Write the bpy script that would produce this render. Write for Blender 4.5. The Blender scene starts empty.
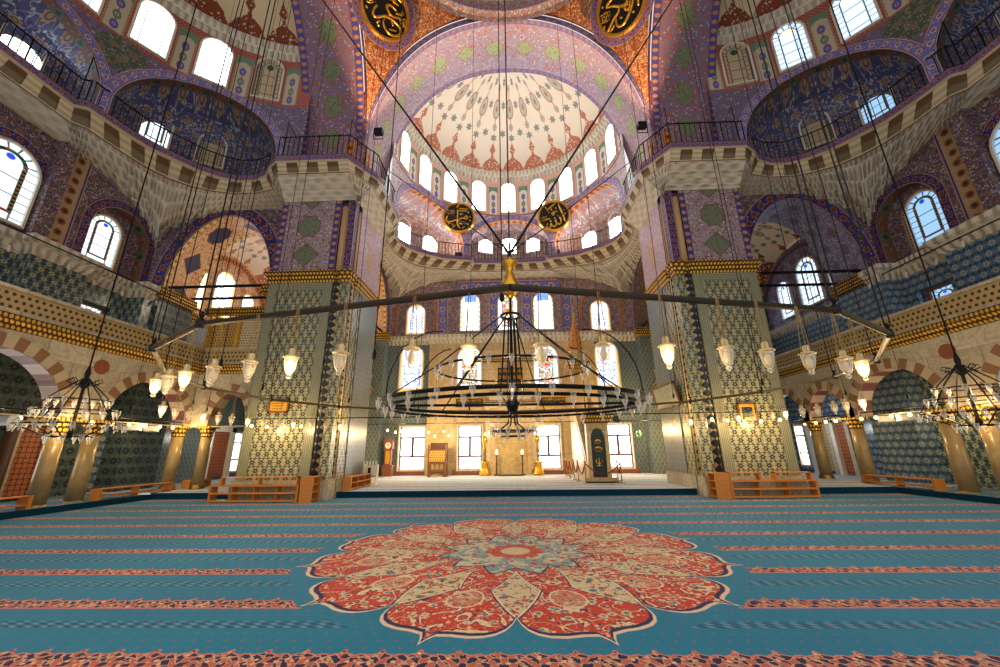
import bpy, math, random
from math import sin, cos, pi, sqrt, atan2, tan
from mathutils import Matrix, Vector
R = random.Random(7)
SC = bpy.context.scene
COL = SC.collection
ORG = {}

def lin(c):
    o = []
    for x in c[:3]:
        x = x / 255.0
        o.append(x / 12.92 if x <= 0.04045 else ((x + 0.055) / 1.055) ** 2.4)
    return (o[0], o[1], o[2], 1.0)

# ------------------------------------------------------------------ shader expressions
class E:
    def __init__(s, g, k): s.g = g; s.k = k
    def __add__(s, o): return s.g.m('ADD', s, o)
    __radd__ = __add__
    def __sub__(s, o): return s.g.m('SUBTRACT', s, o)
    def __rsub__(s, o): return s.g.m('SUBTRACT', o, s)
    def __mul__(s, o): return s.g.m('MULTIPLY', s, o)
    __rmul__ = __mul__
    def __truediv__(s, o): return s.g.m('DIVIDE', s, o)
    def __mod__(s, o): return s.g.m('FLOORED_MODULO', s, o)

class G:
    def __init__(s, name):
        s.mat = bpy.data.materials.new(name); s.mat.use_nodes = True
        s.nt = s.mat.node_tree; s.nt.nodes.clear()
        s.out = s.nt.nodes.new('ShaderNodeOutputMaterial')
        s._uv = None; s._p = None
    def n(s, t): return s.nt.nodes.new(t)
    def put(s, inp, v):
        if isinstance(v, E): s.nt.links.new(v.k, inp)
        elif isinstance(v, tuple) and inp.type == 'RGBA': inp.default_value = lin(v)
        else: inp.default_value = v
    def m(s, op, *a):
        n = s.n('ShaderNodeMath'); n.operation = op
        for i, v in enumerate(a): s.put(n.inputs[i], v)
        return E(s, n.outputs[0])
    def uv(s):
        if s._uv is None:
            t = s.n('ShaderNodeUVMap'); x = s.n('ShaderNodeSeparateXYZ')
            s.nt.links.new(t.outputs[0], x.inputs[0])
            s._uv = (E(s, x.outputs[0]), E(s, x.outputs[1])); s._uvv = E(s, t.outputs[0])
        return s._uv
    def uvv(s): s.uv(); return s._uvv
    def pos(s):
        if s._p is None:
            t = s.n('ShaderNodeNewGeometry'); x = s.n('ShaderNodeSeparateXYZ')
            s.nt.links.new(t.outputs['Position'], x.inputs[0])
            s._p = tuple(E(s, x.outputs[i]) for i in range(3)); s._pv = E(s, t.outputs['Position'])
        return s._p
    def posv(s): s.pos(); return s._pv
    def vec(s, x, y, z=0.0):
        n = s.n('ShaderNodeCombineXYZ')
        for i, v in enumerate((x, y, z)): s.put(n.inputs[i], v)
        return E(s, n.outputs[0])
    def mix(s, f, a, b):
        n = s.n('ShaderNodeMix'); n.data_type = 'RGBA'
        s.put(n.inputs[0], f); s.put(n.inputs[6], a); s.put(n.inputs[7], b)
        return E(s, n.outputs[2])
    def step(s, x, e, w=0.02):            # 0 below e, 1 above e
        n = s.n('ShaderNodeMapRange'); n.clamp = True
        s.put(n.inputs[0], x); n.inputs[1].default_value = e - w; n.inputs[2].default_value = e + w
        return E(s, n.outputs[0])
    def below(s, x, e, w=0.02):
        n = s.n('ShaderNodeMapRange'); n.clamp = True
        s.put(n.inputs[0], x); n.inputs[1].default_value = e - w; n.inputs[2].default_value = e + w
        n.inputs[3].default_value = 1.0; n.inputs[4].default_value = 0.0
        return E(s, n.outputs[0])
    def band(s, x, a, b, w=0.01): return s.step(x, a, w) * s.below(x, b, w)
    def abs(s, x): return s.m('ABSOLUTE', x)
    def fr(s, x): return s.m('FRACT', x)
    def sin(s, x): return s.m('SINE', x)
    def cos(s, x): return s.m('COSINE', x)
    def mn(s, a, b): return s.m('MINIMUM', a, b)
    def mx(s, a, b): return s.m('MAXIMUM', a, b)
    def noise(s, v, sc, det=2.0, dist=0.0):
        n = s.n('ShaderNodeTexNoise'); s.put(n.inputs['Vector'], v)
        n.inputs['Scale'].default_value = sc; n.inputs['Detail'].default_value = det
        n.inputs['Distortion'].default_value = dist
        return E(s, n.outputs[0])
    def voro(s, v, sc, feat='F1'):
        n = s.n('ShaderNodeTexVoronoi'); n.feature = feat; s.put(n.inputs['Vector'], v)
        n.inputs['Scale'].default_value = sc
        d = E(s, n.outputs['Distance'])
        if feat == 'DISTANCE_TO_EDGE': return d, None
        x = s.n('ShaderNodeSeparateXYZ'); s.nt.links.new(n.outputs['Color'], x.inputs[0])
        return d, E(s, x.outputs[0])
    def ramp(s, x, stops, interp='LINEAR'):
        n = s.n('ShaderNodeValToRGB'); n.color_ramp.interpolation = interp
        el = n.color_ramp.elements
        while len(el) < len(stops): el.new(0.5)
        for e, (p, c) in zip(el, stops):
            e.position = p; e.color = lin(c) if isinstance(c, tuple) else (c, c, c, 1)
        s.put(n.inputs[0], x)
        return E(s, n.outputs[0])
    def cell(s, u, v, a, b=None, half=True, du=0.0, dv=0.0):
        b = b or a
        V = v / b + dv
        if half: U = u / a + du + s.m('FLOOR', V) % 2.0 * 0.5
        else: U = u / a + du
        x = s.fr(U) - 0.5; y = s.fr(V) - 0.5
        r = s.m('SQRT', x * x + y * y); th = s.m('ARCTAN2', y, x)
        return x, y, r, th
    def bsdf(s, col, rough=0.6, metal=0.0, bump=None, bstr=0.4, bdist=0.05, emis=None, estr=0.0, spec=0.4, sheen=0.0):
        n = s.n('ShaderNodeBsdfPrincipled')
        s.put(n.inputs['Base Color'], col); s.put(n.inputs['Roughness'], rough)
        n.inputs['Metallic'].default_value = metal; n.inputs['Specular IOR Level'].default_value = spec
        if sheen: n.inputs['Sheen Weight'].default_value = sheen
        if bump is not None:
            b = s.n('ShaderNodeBump'); b.inputs['Strength'].default_value = bstr; b.inputs['Distance'].default_value = bdist
            s.put(b.inputs['Height'], bump); s.nt.links.new(b.outputs[0], n.inputs['Normal'])
        if emis is not None:
            s.put(n.inputs['Emission Color'], emis); s.put(n.inputs['Emission Strength'], estr)
        s.nt.links.new(n.outputs[0], s.out.inputs[0])
        return s.mat
    def emit(s, col, st, sample='AUTO'):
        n = s.n('ShaderNodeEmission'); s.put(n.inputs[0], col); s.put(n.inputs[1], st)
        s.nt.links.new(n.outputs[0], s.out.inputs[0])
        s.mat.cycles.emission_sampling = sample
        return s.mat

M = {}
def plain(name, c, rough=0.6, metal=0.0, spec=0.4, nz=0.0, nsc=6.0):
    g = G(name)
    col = c
    if nz:
        f = g.noise(g.posv(), nsc, 3.0)
        d = tuple(max(0, x * (1 - nz)) for x in c); l = tuple(min(255, x * (1 + nz)) for x in c)
        col = g.mix(f, d, l)
    M[name] = g.bsdf(col, rough, metal, spec=spec)

plain('iron', (26, 26, 28), 0.45, 0.6, nz=0.2)
plain('gold', (226, 170, 60), 0.3, 0.9, nz=0.12)
plain('gold_paint', (214, 164, 62), 0.45, 0.3, nz=0.12)
plain('brass', (150, 122, 70), 0.4, 0.8, nz=0.1)
plain('cream_stone', (206, 194, 168), 0.75, nz=0.08, nsc=2.0)
plain('white_stone', (222, 216, 200), 0.7, nz=0.06, nsc=2.0)
plain('white_paint', (226, 226, 222), 0.5)
plain('dark', (18, 17, 16), 0.8)
plain('black_board', (14, 16, 22), 0.35)
plain('porphyry', (150, 84, 58), 0.5, nz=0.15)
plain('rope_red', (128, 24, 44), 0.7)
plain('chrome', (200, 190, 170), 0.25, 0.9)
plain('dark_wood', (74, 46, 30), 0.5, nz=0.2)
plain('clay_wood', (138, 82, 54), 0.5, nz=0.15)
plain('green_door', (20, 52, 52), 0.5, nz=0.1)
plain('lead', (60, 60, 62), 0.5, 0.5)
plain('niche_dark', (40, 34, 32), 0.8)

def wood(name, a, b):
    g = G(name); x, y, z = g.pos()
    f = g.noise(g.vec(x * 0.6, y * 6.0, z * 9.0), 3.0, 4.0, 0.6)
    M[name] = g.bsdf(g.mix(f, a, b), 0.42)
wood('orange_wood', (180, 108, 44), (218, 146, 72))
wood('walnut', (96, 60, 34), (136, 92, 54))

def glass(name, tint, op=0.5):
    g = G(name)
    t = g.n('ShaderNodeBsdfTransparent'); p = g.n('ShaderNodeBsdfPrincipled'); mx = g.n('ShaderNodeMixShader')
    p.inputs['Base Color'].default_value = lin(tint); p.inputs['Roughness'].default_value = 0.12
    p.inputs['Specular IOR Level'].default_value = 0.8
    lw = g.n('ShaderNodeLayerWeight'); lw.inputs[0].default_value = 0.45
    f = E(g, lw.outputs['Facing']) * 0.75 + op * 0.45
    g.put(mx.inputs[0], g.mn(f, 0.95))
    g.nt.links.new(t.outputs[0], mx.inputs[1]); g.nt.links.new(p.outputs[0], mx.inputs[2])
    g.nt.links.new(mx.outputs[0], g.out.inputs[0]); M[name] = g.mat
glass('glass', (238, 230, 212), 0.45)
glass('glass_green', (90, 150, 90), 0.7)
glass('cup_glass', (252, 248, 240), 0.5)

M['bulb'] = G('bulb').emit((255, 206, 120), 9.0, 'NONE')
M['bulb_hot'] = G('bulb_hot').emit((255, 226, 168), 16.0, 'NONE')

# ---- tiles and painted ornament (UV in metres)
def tile(name, ground, ground2, flower, flower2, vine, s=0.42, centre=(190, 150, 80), rough=0.28, lat=0.5):
    g = G(name); u, v = g.uv()
    x, y, r, th = g.cell(u, v, s, s * 0.87)
    x2, y2, r2, th2 = g.cell(u, v, s, s * 0.87, du=0.25, dv=0.5)
    x3, y3, r3, th3 = g.cell(u, v, s, s * 0.87, du=0.75, dv=0.5)
    nz = g.noise(g.uvv(), 1.3, 4.0)
    col = g.mix(g.step(nz, 0.52, 0.18), ground, ground2)
    col = g.mix(g.band(r, 0.38, 0.46, 0.02) * lat, col, vine)
    col = g.mix(g.below(r - g.cos(th * 6.0) * 0.06, 0.29, 0.03), col, flower)
    col = g.mix(g.below(r, 0.09, 0.03), col, centre)
    col = g.mix(g.below(r2 - g.cos(th2 * 4.0) * 0.06, 0.17, 0.03), col, flower2)
    col = g.mix(g.below(r3 - g.cos(th3 * 4.0) * 0.06, 0.17, 0.03), col, flower2)
    gx = g.abs(g.fr(u / 0.31) - 0.5); gy = g.abs(g.fr(v / 0.31) - 0.5)
    col = g.mix(g.step(g.mx(gx, gy), 0.485, 0.01) * 0.25, col, (60, 60, 56))
    M[name] = g.bsdf(col, rough, spec=0.5)
tile('tile_green', (190, 176, 122), (158, 158, 120), (30, 46, 72), (58, 92, 98), (104, 120, 96), 0.4, lat=0.55)
tile('tile_teal', (142, 150, 142), (118, 132, 134), (56, 74, 92), (92, 114, 120), (88, 108, 110), 0.3, (170, 170, 150))
tile('tile_night', (44, 70, 92), (34, 54, 72), (172, 170, 128), (120, 138, 128), (70, 104, 118), 0.4, (60, 84, 120), lat=0.6)
tile('tile_blue', (84, 116, 144), (62, 94, 128), (160, 166, 152), (42, 64, 104), (120, 142, 156), 0.42, (56, 84, 132), lat=0.7)
tile('tile_dark', (70, 90, 92), (54, 72, 84), (26, 36, 54), (92, 104, 92), (70, 84, 84), 0.55, (110, 100, 70))

def flowers(name, ground, ground2, ring, white, red, green, s=0.85, sp=8.0):
    g = G(name); u, v = g.uv()
    nz = g.noise(g.uvv(), 0.9, 3.0)
    col = g.mix(nz, ground, ground2)
    d, c = g.voro(g.uvv(), sp)
    blob = g.below(d, 0.34, 0.06)
    col = g.mix(blob * g.below(c, 0.42, 0.01), col, white)
    col = g.mix(blob * g.band(c, 0.42, 0.68), col, red)
    col = g.mix(blob * g.step(c, 0.80, 0.01), col, green)
    n2 = g.noise(g.uvv(), 3.2, 1.0, 0.8)
    col = g.mix(g.below(g.abs(n2 - 0.5), 0.018, 0.012) * 0.8, col, white)
    x, y, r, th = g.cell(u, v, s, s * 0.8)
    col = g.mix(g.below(r - g.cos(th * 8.0) * 0.03, 0.23, 0.02), col, ring)
    col = g.mix(g.below(r, 0.15, 0.02), col, ground)
    col = g.mix(g.below(r, 0.09, 0.02), col, ring)
    M[name] = g.bsdf(col, 0.45, spec=0.3)
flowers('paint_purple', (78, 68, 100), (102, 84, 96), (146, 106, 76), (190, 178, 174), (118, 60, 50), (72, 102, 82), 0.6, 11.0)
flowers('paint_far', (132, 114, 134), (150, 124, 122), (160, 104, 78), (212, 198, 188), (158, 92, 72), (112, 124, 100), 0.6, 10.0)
flowers('paint_light', (144, 130, 154), (168, 142, 134), (190, 120, 80), (228, 216, 204), (180, 112, 84), (132, 140, 130), 0.7, 9.0)
flowers('paint_indigo', (70, 72, 124), (82, 82, 126), (168, 134, 86), (182, 180, 182), (110, 64, 60), (66, 112, 96), 0.72, 10.0)
flowers('paint_orange', (224, 158, 108), (214, 138, 84), (150, 120, 96), (244, 214, 172), (186, 82, 44), (168, 130, 96), 1.1, 6.0)
flowers('paint_peach', (226, 190, 150), (220, 176, 132), (190, 110, 70), (246, 226, 190), (190, 78, 44), (74, 80, 120), 1.3, 6.0)
flowers('paint_slate', (116, 112, 152), (134, 122, 150), (110, 78, 78), (190, 184, 190), (120, 66, 60), (96, 128, 112), 1.2, 7.0)

flowers('paint_green', (84, 96, 84), (70, 88, 82), (150, 110, 80), (150, 150, 132), (110, 70, 60), (44, 92, 74), 0.7, 10.0)
def medal(name, ground, ground2, white, red, ov, border, bordc, pitch, hw, ovw=0.55, ovh=0.72, ph=0.0):
    """long strip: v across (metres, 0 in the middle), u along; cartouches along the middle, bordered edges"""
    g = G(name); u, v = g.uv()
    nz = g.noise(g.uvv(), 1.0, 3.0)
    col = g.mix(nz, ground, ground2)
    d, c = g.voro(g.uvv(), 7.0)
    blob = g.below(d, 0.32, 0.06)
    col = g.mix(blob * g.below(c, 0.4, 0.01), col, white)
    col = g.mix(blob * g.step(c, 0.62, 0.01), col, red)
    n2 = g.noise(g.uvv(), 2.4, 1.0, 1.2)
    col = g.mix(g.below(g.abs(n2 - 0.5), 0.02, 0.012), col, red)
    U = g.fr((u + ph) / pitch) - 0.5
    k = g.m('FLOOR', (u + ph) / pitch) % 2.0
    x = U * (pitch / ovh); y = v / ovw
    lob = g.m('SQRT', x * x + y * y) + g.cos(g.m('ARCTAN2', y, x) * 8.0) * 0.05
    dia = g.abs(x) * 0.95 + g.abs(y) * 0.85
    e = lob * k + dia * (1.0 - k)
    col = g.mix(g.below(e, 1.0, 0.03), col, red)
    dd, cc = g.voro(g.uvv(), 9.0)
    inner = g.mix(g.below(dd, 0.3, 0.08), ov, tuple(int(q * 0.6) for q in ov))
    col = g.mix(g.below(e, 0.93, 0.03), col, inner)
    a = g.abs(v)
    bx, by, br, bt = g.cell(u, v + 0.0, 0.42, 50.0, half=False)
    bq = (a - (hw - border * 0.5)) / (border * 0.5)
    bb = g.mix(g.below(g.m('SQRT', bx * bx * 6.0 + bq * bq * 0.8), 0.62, 0.06), bordc, (176, 130, 92))
    bb = g.mix(g.step(g.abs(bq), 0.84, 0.03), bb, (150, 70, 60))
    if border: col = g.mix(g.step(a, hw - border, 0.01), col, bb)
    M[name] = g.bsdf(col, 0.45, spec=0.3)
medal('pier_paint', (148, 134, 150), (164, 146, 144), (206, 198, 202), (128, 66, 56), (112, 120, 98), 0.36, (56, 60, 132), 1.68, 1.62, 0.62, 0.66, 2.5)
medal('pier_paint_light', (176, 164, 190), (190, 172, 184), (216, 208, 214), (186, 120, 100), (200, 168, 130), 0.0, (52, 56, 140), 2.3, 1.3, 0.36, 0.8)
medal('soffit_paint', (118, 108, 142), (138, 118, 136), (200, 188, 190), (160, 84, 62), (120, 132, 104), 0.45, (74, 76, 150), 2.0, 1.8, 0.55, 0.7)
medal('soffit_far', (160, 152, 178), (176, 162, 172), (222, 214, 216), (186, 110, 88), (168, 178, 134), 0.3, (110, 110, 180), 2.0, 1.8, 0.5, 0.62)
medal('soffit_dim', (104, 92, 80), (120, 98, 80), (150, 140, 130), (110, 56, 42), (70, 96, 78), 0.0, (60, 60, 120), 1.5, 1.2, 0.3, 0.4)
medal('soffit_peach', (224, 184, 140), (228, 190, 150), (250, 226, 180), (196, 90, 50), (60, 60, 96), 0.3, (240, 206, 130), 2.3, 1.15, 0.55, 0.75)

def band_paint(name, ground, disc, edge, leaf, pitch=0.9, dr=0.27):
    """v in -0.5..0.5 across, u along in band widths"""
    g = G(name); u, v = g.uv()
    d, c = g.voro(g.vec(u * 1.0, v * 1.0), 6.0)
    col = g.mix(g.below(d, 0.33, 0.05) * g.below(c, 0.4, 0.01), ground, leaf)
    col = g.mix(g.below(d, 0.33, 0.05) * g.step(c, 0.75, 0.01), col, (150, 80, 60))
    x = (g.fr(u / pitch) - 0.5) * pitch
    r = g.m('SQRT', x * x + v * v)
    col = g.mix(g.below(r, dr, 0.02), col, disc)
    col = g.mix(g.below(r, dr * 0.55, 0.02), col, tuple(int(q * 0.6) for q in disc))
    col = g.mix(g.step(g.abs(v), 0.37, 0.012), col, edge)
    col = g.mix(g.step(g.abs(v), 0.455, 0.012), col, leaf)
    M[name] = g.bsdf(col, 0.45, spec=0.3)
band_paint('band_blue', (40, 44, 122), (148, 88, 62), (110, 48, 44), (186, 176, 176))
band_paint('band_gold', (176, 148, 112), (132, 78, 62), (44, 48, 136), (196, 158, 112), 0.6, 0.18)
band_paint('band_soft', (112, 114, 186), (196, 168, 170), (150, 80, 76), (206, 200, 214), 1.2)
band_paint('band_orange', (206, 132, 62), (170, 88, 50), (86, 70, 120), (236, 186, 110), 0.8)
band_paint('band_lip', (96, 92, 156), (150, 96, 90), (136, 70, 70), (186, 170, 176), 0.8)
band_paint('band_brown', (112, 76, 60), (84, 104, 84), (150, 90, 60), (150, 120, 100), 1.6)

# carved white stone: rows of little niches
g = G('muqarnas'); u, v = g.uv()
x, y, r, th = g.cell(u, v, 0.34, 0.52)
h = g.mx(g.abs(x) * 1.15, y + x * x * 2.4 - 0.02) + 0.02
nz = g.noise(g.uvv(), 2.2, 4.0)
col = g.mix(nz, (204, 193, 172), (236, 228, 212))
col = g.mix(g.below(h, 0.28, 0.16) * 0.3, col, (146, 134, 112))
st = g.noise(g.uvv(), 0.7, 5.0)
col = g.mix(g.step(st, 0.63, 0.05) * 0.4, col, (120, 110, 96))
M['muqarnas'] = g.bsdf(col, 0.8, bump=g.mn(h, 0.45), bstr=1.0, bdist=0.25, spec=0.2)

# consoles under the walkway: cream blocks and dark painted gaps
g = G('consoles'); u, v = g.uv()
f = g.fr(u / 1.05)
blk = g.band(f, 0.0, 0.48, 0.02)
d, c = g.voro(g.uvv(), 5.0)
dk = g.mix(g.step(v, 0.5, 0.05), (120, 110, 82), (104, 70, 50))
blk = g.mx(blk, g.mx(g.below(v, 0.14, 0.02), g.step(v, 0.84, 0.02)))
lt = g.mix(g.step(g.fr(v * 3.0), 0.5, 0.1), (216, 200, 168), (190, 172, 138))
col = g.mix(blk, dk, lt)
col = g.mix(g.below(v, 0.07, 0.02), col, (126, 62, 56))
M['consoles'] = g.bsdf(col, 0.6, bump=blk, bstr=0.8, bdist=0.3)

# gold dentil
g = G('gold_carved'); u, v = g.uv()
x, y, r, th = g.cell(u, v, 0.16, 0.2)
hh = g.below(r, 0.36, 0.08)
col = g.mix(hh, (70, 44, 12), (232, 182, 66))
M['gold_carved'] = g.bsdf(col, 0.4, 0.35, bump=hh, bstr=0.8, bdist=0.06)

# marble
def marble(name, a, b, vein, bw=1.9, bh=0.9):
    g = G(name); u, v = g.uv()
    n = g.noise(g.uvv(), 0.55, 6.0, 1.2)
    col = g.mix(n, a, b)
    n2 = g.noise(g.uvv(), 1.1, 5.0, 2.5)
    col = g.mix(g.below(g.abs(n2 - 0.5), 0.03, 0.03) * 0.5, col, vein)
    V = v / bh; U = u / bw + g.m('FLOOR', V) % 2.0 * 0.5
    bc, cc = g.voro(g.vec(g.m('FLOOR', U), g.m('FLOOR', V)), 1.0)
    col = g.mix(cc * 0.35, col, vein)
    e = g.mx(g.abs(g.fr(U) - 0.5) * 1.0, g.abs(g.fr(V) - 0.5))
    col = g.mix(g.step(e, 0.488, 0.006) * 0.45, col, (96, 80, 60))
    M[name] = g.bsdf(col, 0.35, spec=0.4)
marble('marble', (196, 182, 152), (224, 212, 190), (150, 132, 104))
marble('marble_wall', (204, 176, 128), (222, 196, 150), (160, 128, 82), 0.9, 1.6)
marble('marble_plinth', (190, 180, 150), (206, 198, 176), (120, 112, 88), 1.0, 0.8)
g = G('column_stone'); n = g.noise(g.posv(), 2.0, 5.0, 1.0)
M['column_stone'] = g.bsdf(g.mix(n, (118, 98, 62), (166, 144, 102)), 0.3)

def vouss(name, a, b, n=1.0):
    g = G(name); u, v = g.uv()
    f = g.step(g.fr(u * n), 0.5, 0.02)
    nz = g.noise(g.uvv(), 3.0, 3.0)
    M[name] = g.bsdf(g.mix(nz * 0.3, g.mix(f, a, b), (120, 90, 70)), 0.5)
vouss('voussoir', (206, 190, 156), (150, 108, 78))
vouss('voussoir_red', (196, 176, 170), (112, 62, 66))

# pierced balustrade
def lattice(name, a, hole, s=0.22):
    g = G(name); u, v = g.uv()
    x, y, r, th = g.cell(u, v, s, s)
    col = g.mix(g.below(r + g.cos(th * 6.0) * 0.03, 0.27, 0.03), a, hole)
    M[name] = g.bsdf(col, 0.6)
lattice('lattice_stone', (186, 160, 110), (66, 52, 34))
lattice('lattice_gilt', (196, 150, 74), (56, 40, 20), 0.16)
lattice('lattice_white', (222, 200, 160), (92, 76, 58), 0.15)

# mashrabiya wood with key pattern
def keywood(name, a, b):
    g = G(name); u, v = g.uv()
    k = 0.21
    x = g.fr(u / k); y = g.fr(v / k)
    par = (g.m('FLOOR', u / k) + g.m('FLOOR', v / k)) % 2.0
    l1 = g.step(g.abs(x - 0.5), 0.36, 0.02); l2 = g.step(g.abs(y - 0.5), 0.36, 0.02)
    ln = l1 * par + l2 * (1.0 - par)
    M[name] = g.bsdf(g.mix(ln, a, b), 0.5, bump=ln, bstr=0.5, bdist=0.03)
keywood('key_wood', (176, 102, 66), (70, 34, 26))
keywood('key_pale', (206, 176, 130), (130, 92, 60))

# domes: u = angle / sector, v = 0 at the rim .. 1 at the top
def domep(name, ground, red, teal):
    g = G(name); u, v = g.uv()
    nz = g.noise(g.posv(), 0.5, 3.0)
    col = g.mix(nz, ground, tuple(min(255, int(q * 1.06)) for q in ground))
    x = g.fr(u) - 0.5; X = x / 0.5
    d, c = g.voro(g.posv(), 5.0)
    redm = g.mix(g.below(d, 0.30, 0.05), red, ground)
    a = g.abs(X)
    # palmettes on the rim
    prof = g.ramp(v / 0.36, [(0.0, 0.95), (0.12, 1.0), (0.36, 0.68), (0.52, 0.14), (0.62, 0.08), (0.72, 0.30), (0.82, 0.16), (0.92, 0.03), (1.0, 0.0)])
    col = g.mix(g.below(a - prof, 0.0, 0.03), col, redm)
    # tear medallions
    def med(col, xc, vc, wd, hh, c1, c2):
        q = (g.fr(u + xc) - 0.5) / wd; w = (v - vc) / hh
        rr = g.m('SQRT', q * q + w * w)
        col = g.mix(g.below(rr, 1.0, 0.06), col, c1)
        col = g.mix(g.below(rr, 0.82, 0.06), col, c2)
        return g.mix(g.below(rr, 0.3, 0.06), col, red)
    pale = tuple(int(q * 0.55 + t * 0.45) for q, t in zip(ground, teal))
    stem = g.below(a, 0.05, 0.02) * g.band(v, 0.44, 0.78, 0.01)
    col = g.mix(stem, col, red)
    col = med(col, 0.0, 0.61, 0.26, 0.075, red, pale)
    col = med(col, 0.0, 0.47, 0.12, 0.03, red, pale)
    col = med(col, 0.0, 0.76, 0.13, 0.025, red, pale)
    for xc, vc in ((0.5, 0.42), (0.5, 0.64), (0.5, 0.80), (0.0, 0.38)):
        q = (g.fr(u + xc) - 0.5) / 0.16; w = (v - vc) / 0.032
        rr = g.m('SQRT', q * q + w * w) + g.cos(g.m('ARCTAN2', w, q) * 6.0) * 0.22
        col = g.mix(g.below(rr, 0.85, 0.1), col, teal)
        col = g.mix(g.below(rr, 0.35, 0.1), col, red)
    sun = g.step(v - (0.5 - a * 0.5) * 0.07, 0.885, 0.01)
    col = g.mix(sun, col, red)
    col = g.mix(g.step(v, 0.925, 0.006), col, pale)
    M[name] = g.bsdf(col, 0.7, spec=0.2)
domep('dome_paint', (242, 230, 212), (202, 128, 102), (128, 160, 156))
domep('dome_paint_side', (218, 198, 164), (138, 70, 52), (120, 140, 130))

# drum: u = angle in window pitches (0 at a window centre), v = metres above the walkway
def drum(name, ground, lattc, paint, p2):
    g = G(name); u, v = g.uv()
    a = g.abs(g.fr(u + 0.5) - 0.5)
    d, c = g.voro(g.vec(u * 2.55, v), 6.5)
    low = g.mix(g.below(d, 0.33, 0.06) * g.below(c, 0.5, 0.01), paint, p2)
    low = g.mix(g.below(d, 0.33, 0.06) * g.step(c, 0.72, 0.01), low, (150, 84, 74))
    n2 = g.noise(g.vec(u * 2.55, v), 2.6, 1.0, 1.0)
    low = g.mix(g.below(g.abs(n2 - 0.5), 0.02, 0.012), low, (120, 76, 84))
    chk = g.step(g.sin(u * 90.0) * g.sin(v * 28.0), 0.15, 0.2)
    lat = g.mix(chk, lattc, tuple(min(255, int(q * 1.25) + 18) for q in lattc))
    up = g.mix(g.step(a, 0.345, 0.008), lat, ground)
    b = g.fr(u) - 0.5
    for vc, cc in ((6.05, (86, 92, 170)), (5.35, (98, 134, 112)), (4.75, (86, 92, 170))):
        q = b / 0.062; w = (v - vc) / 0.27
        rr = g.m('SQRT', q * q + w * w)
        up = g.mix(g.below(rr, 1.0, 0.08), up, cc)
        up = g.mix(g.below(rr, 0.45, 0.1), up, tuple(min(255, q + 60) for q in cc))
    up = g.mix(g.below(g.abs(b), 0.008, 0.003) * g.band(v, 4.5, 6.4, 0.05), up, (150, 90, 80))
    frame = g.band(g.abs(b), 0.135, 0.15, 0.004)
    up = g.mix(frame, up, (150, 120, 110))
    arch = g.step(v + b * b * 12.0, 6.72, 0.03) * g.below(g.abs(b), 0.15, 0.01)
    up = g.mix(arch, up, (110, 146, 120))
    up = g.mix(g.step(v, 7.1, 0.02), up, lat)
    col = g.mix(g.step(v, 4.35, 0.03), low, up)
    col = g.mix(g.band(v, 4.25, 4.4, 0.02), col, (160, 96, 90))
    M[name] = g.bsdf(col, 0.55, spec=0.25)
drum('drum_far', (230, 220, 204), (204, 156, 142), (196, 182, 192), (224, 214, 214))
drum('drum_side', (200, 188, 160), (150, 84, 72), (112, 108, 140), (184, 178, 174))

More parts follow.
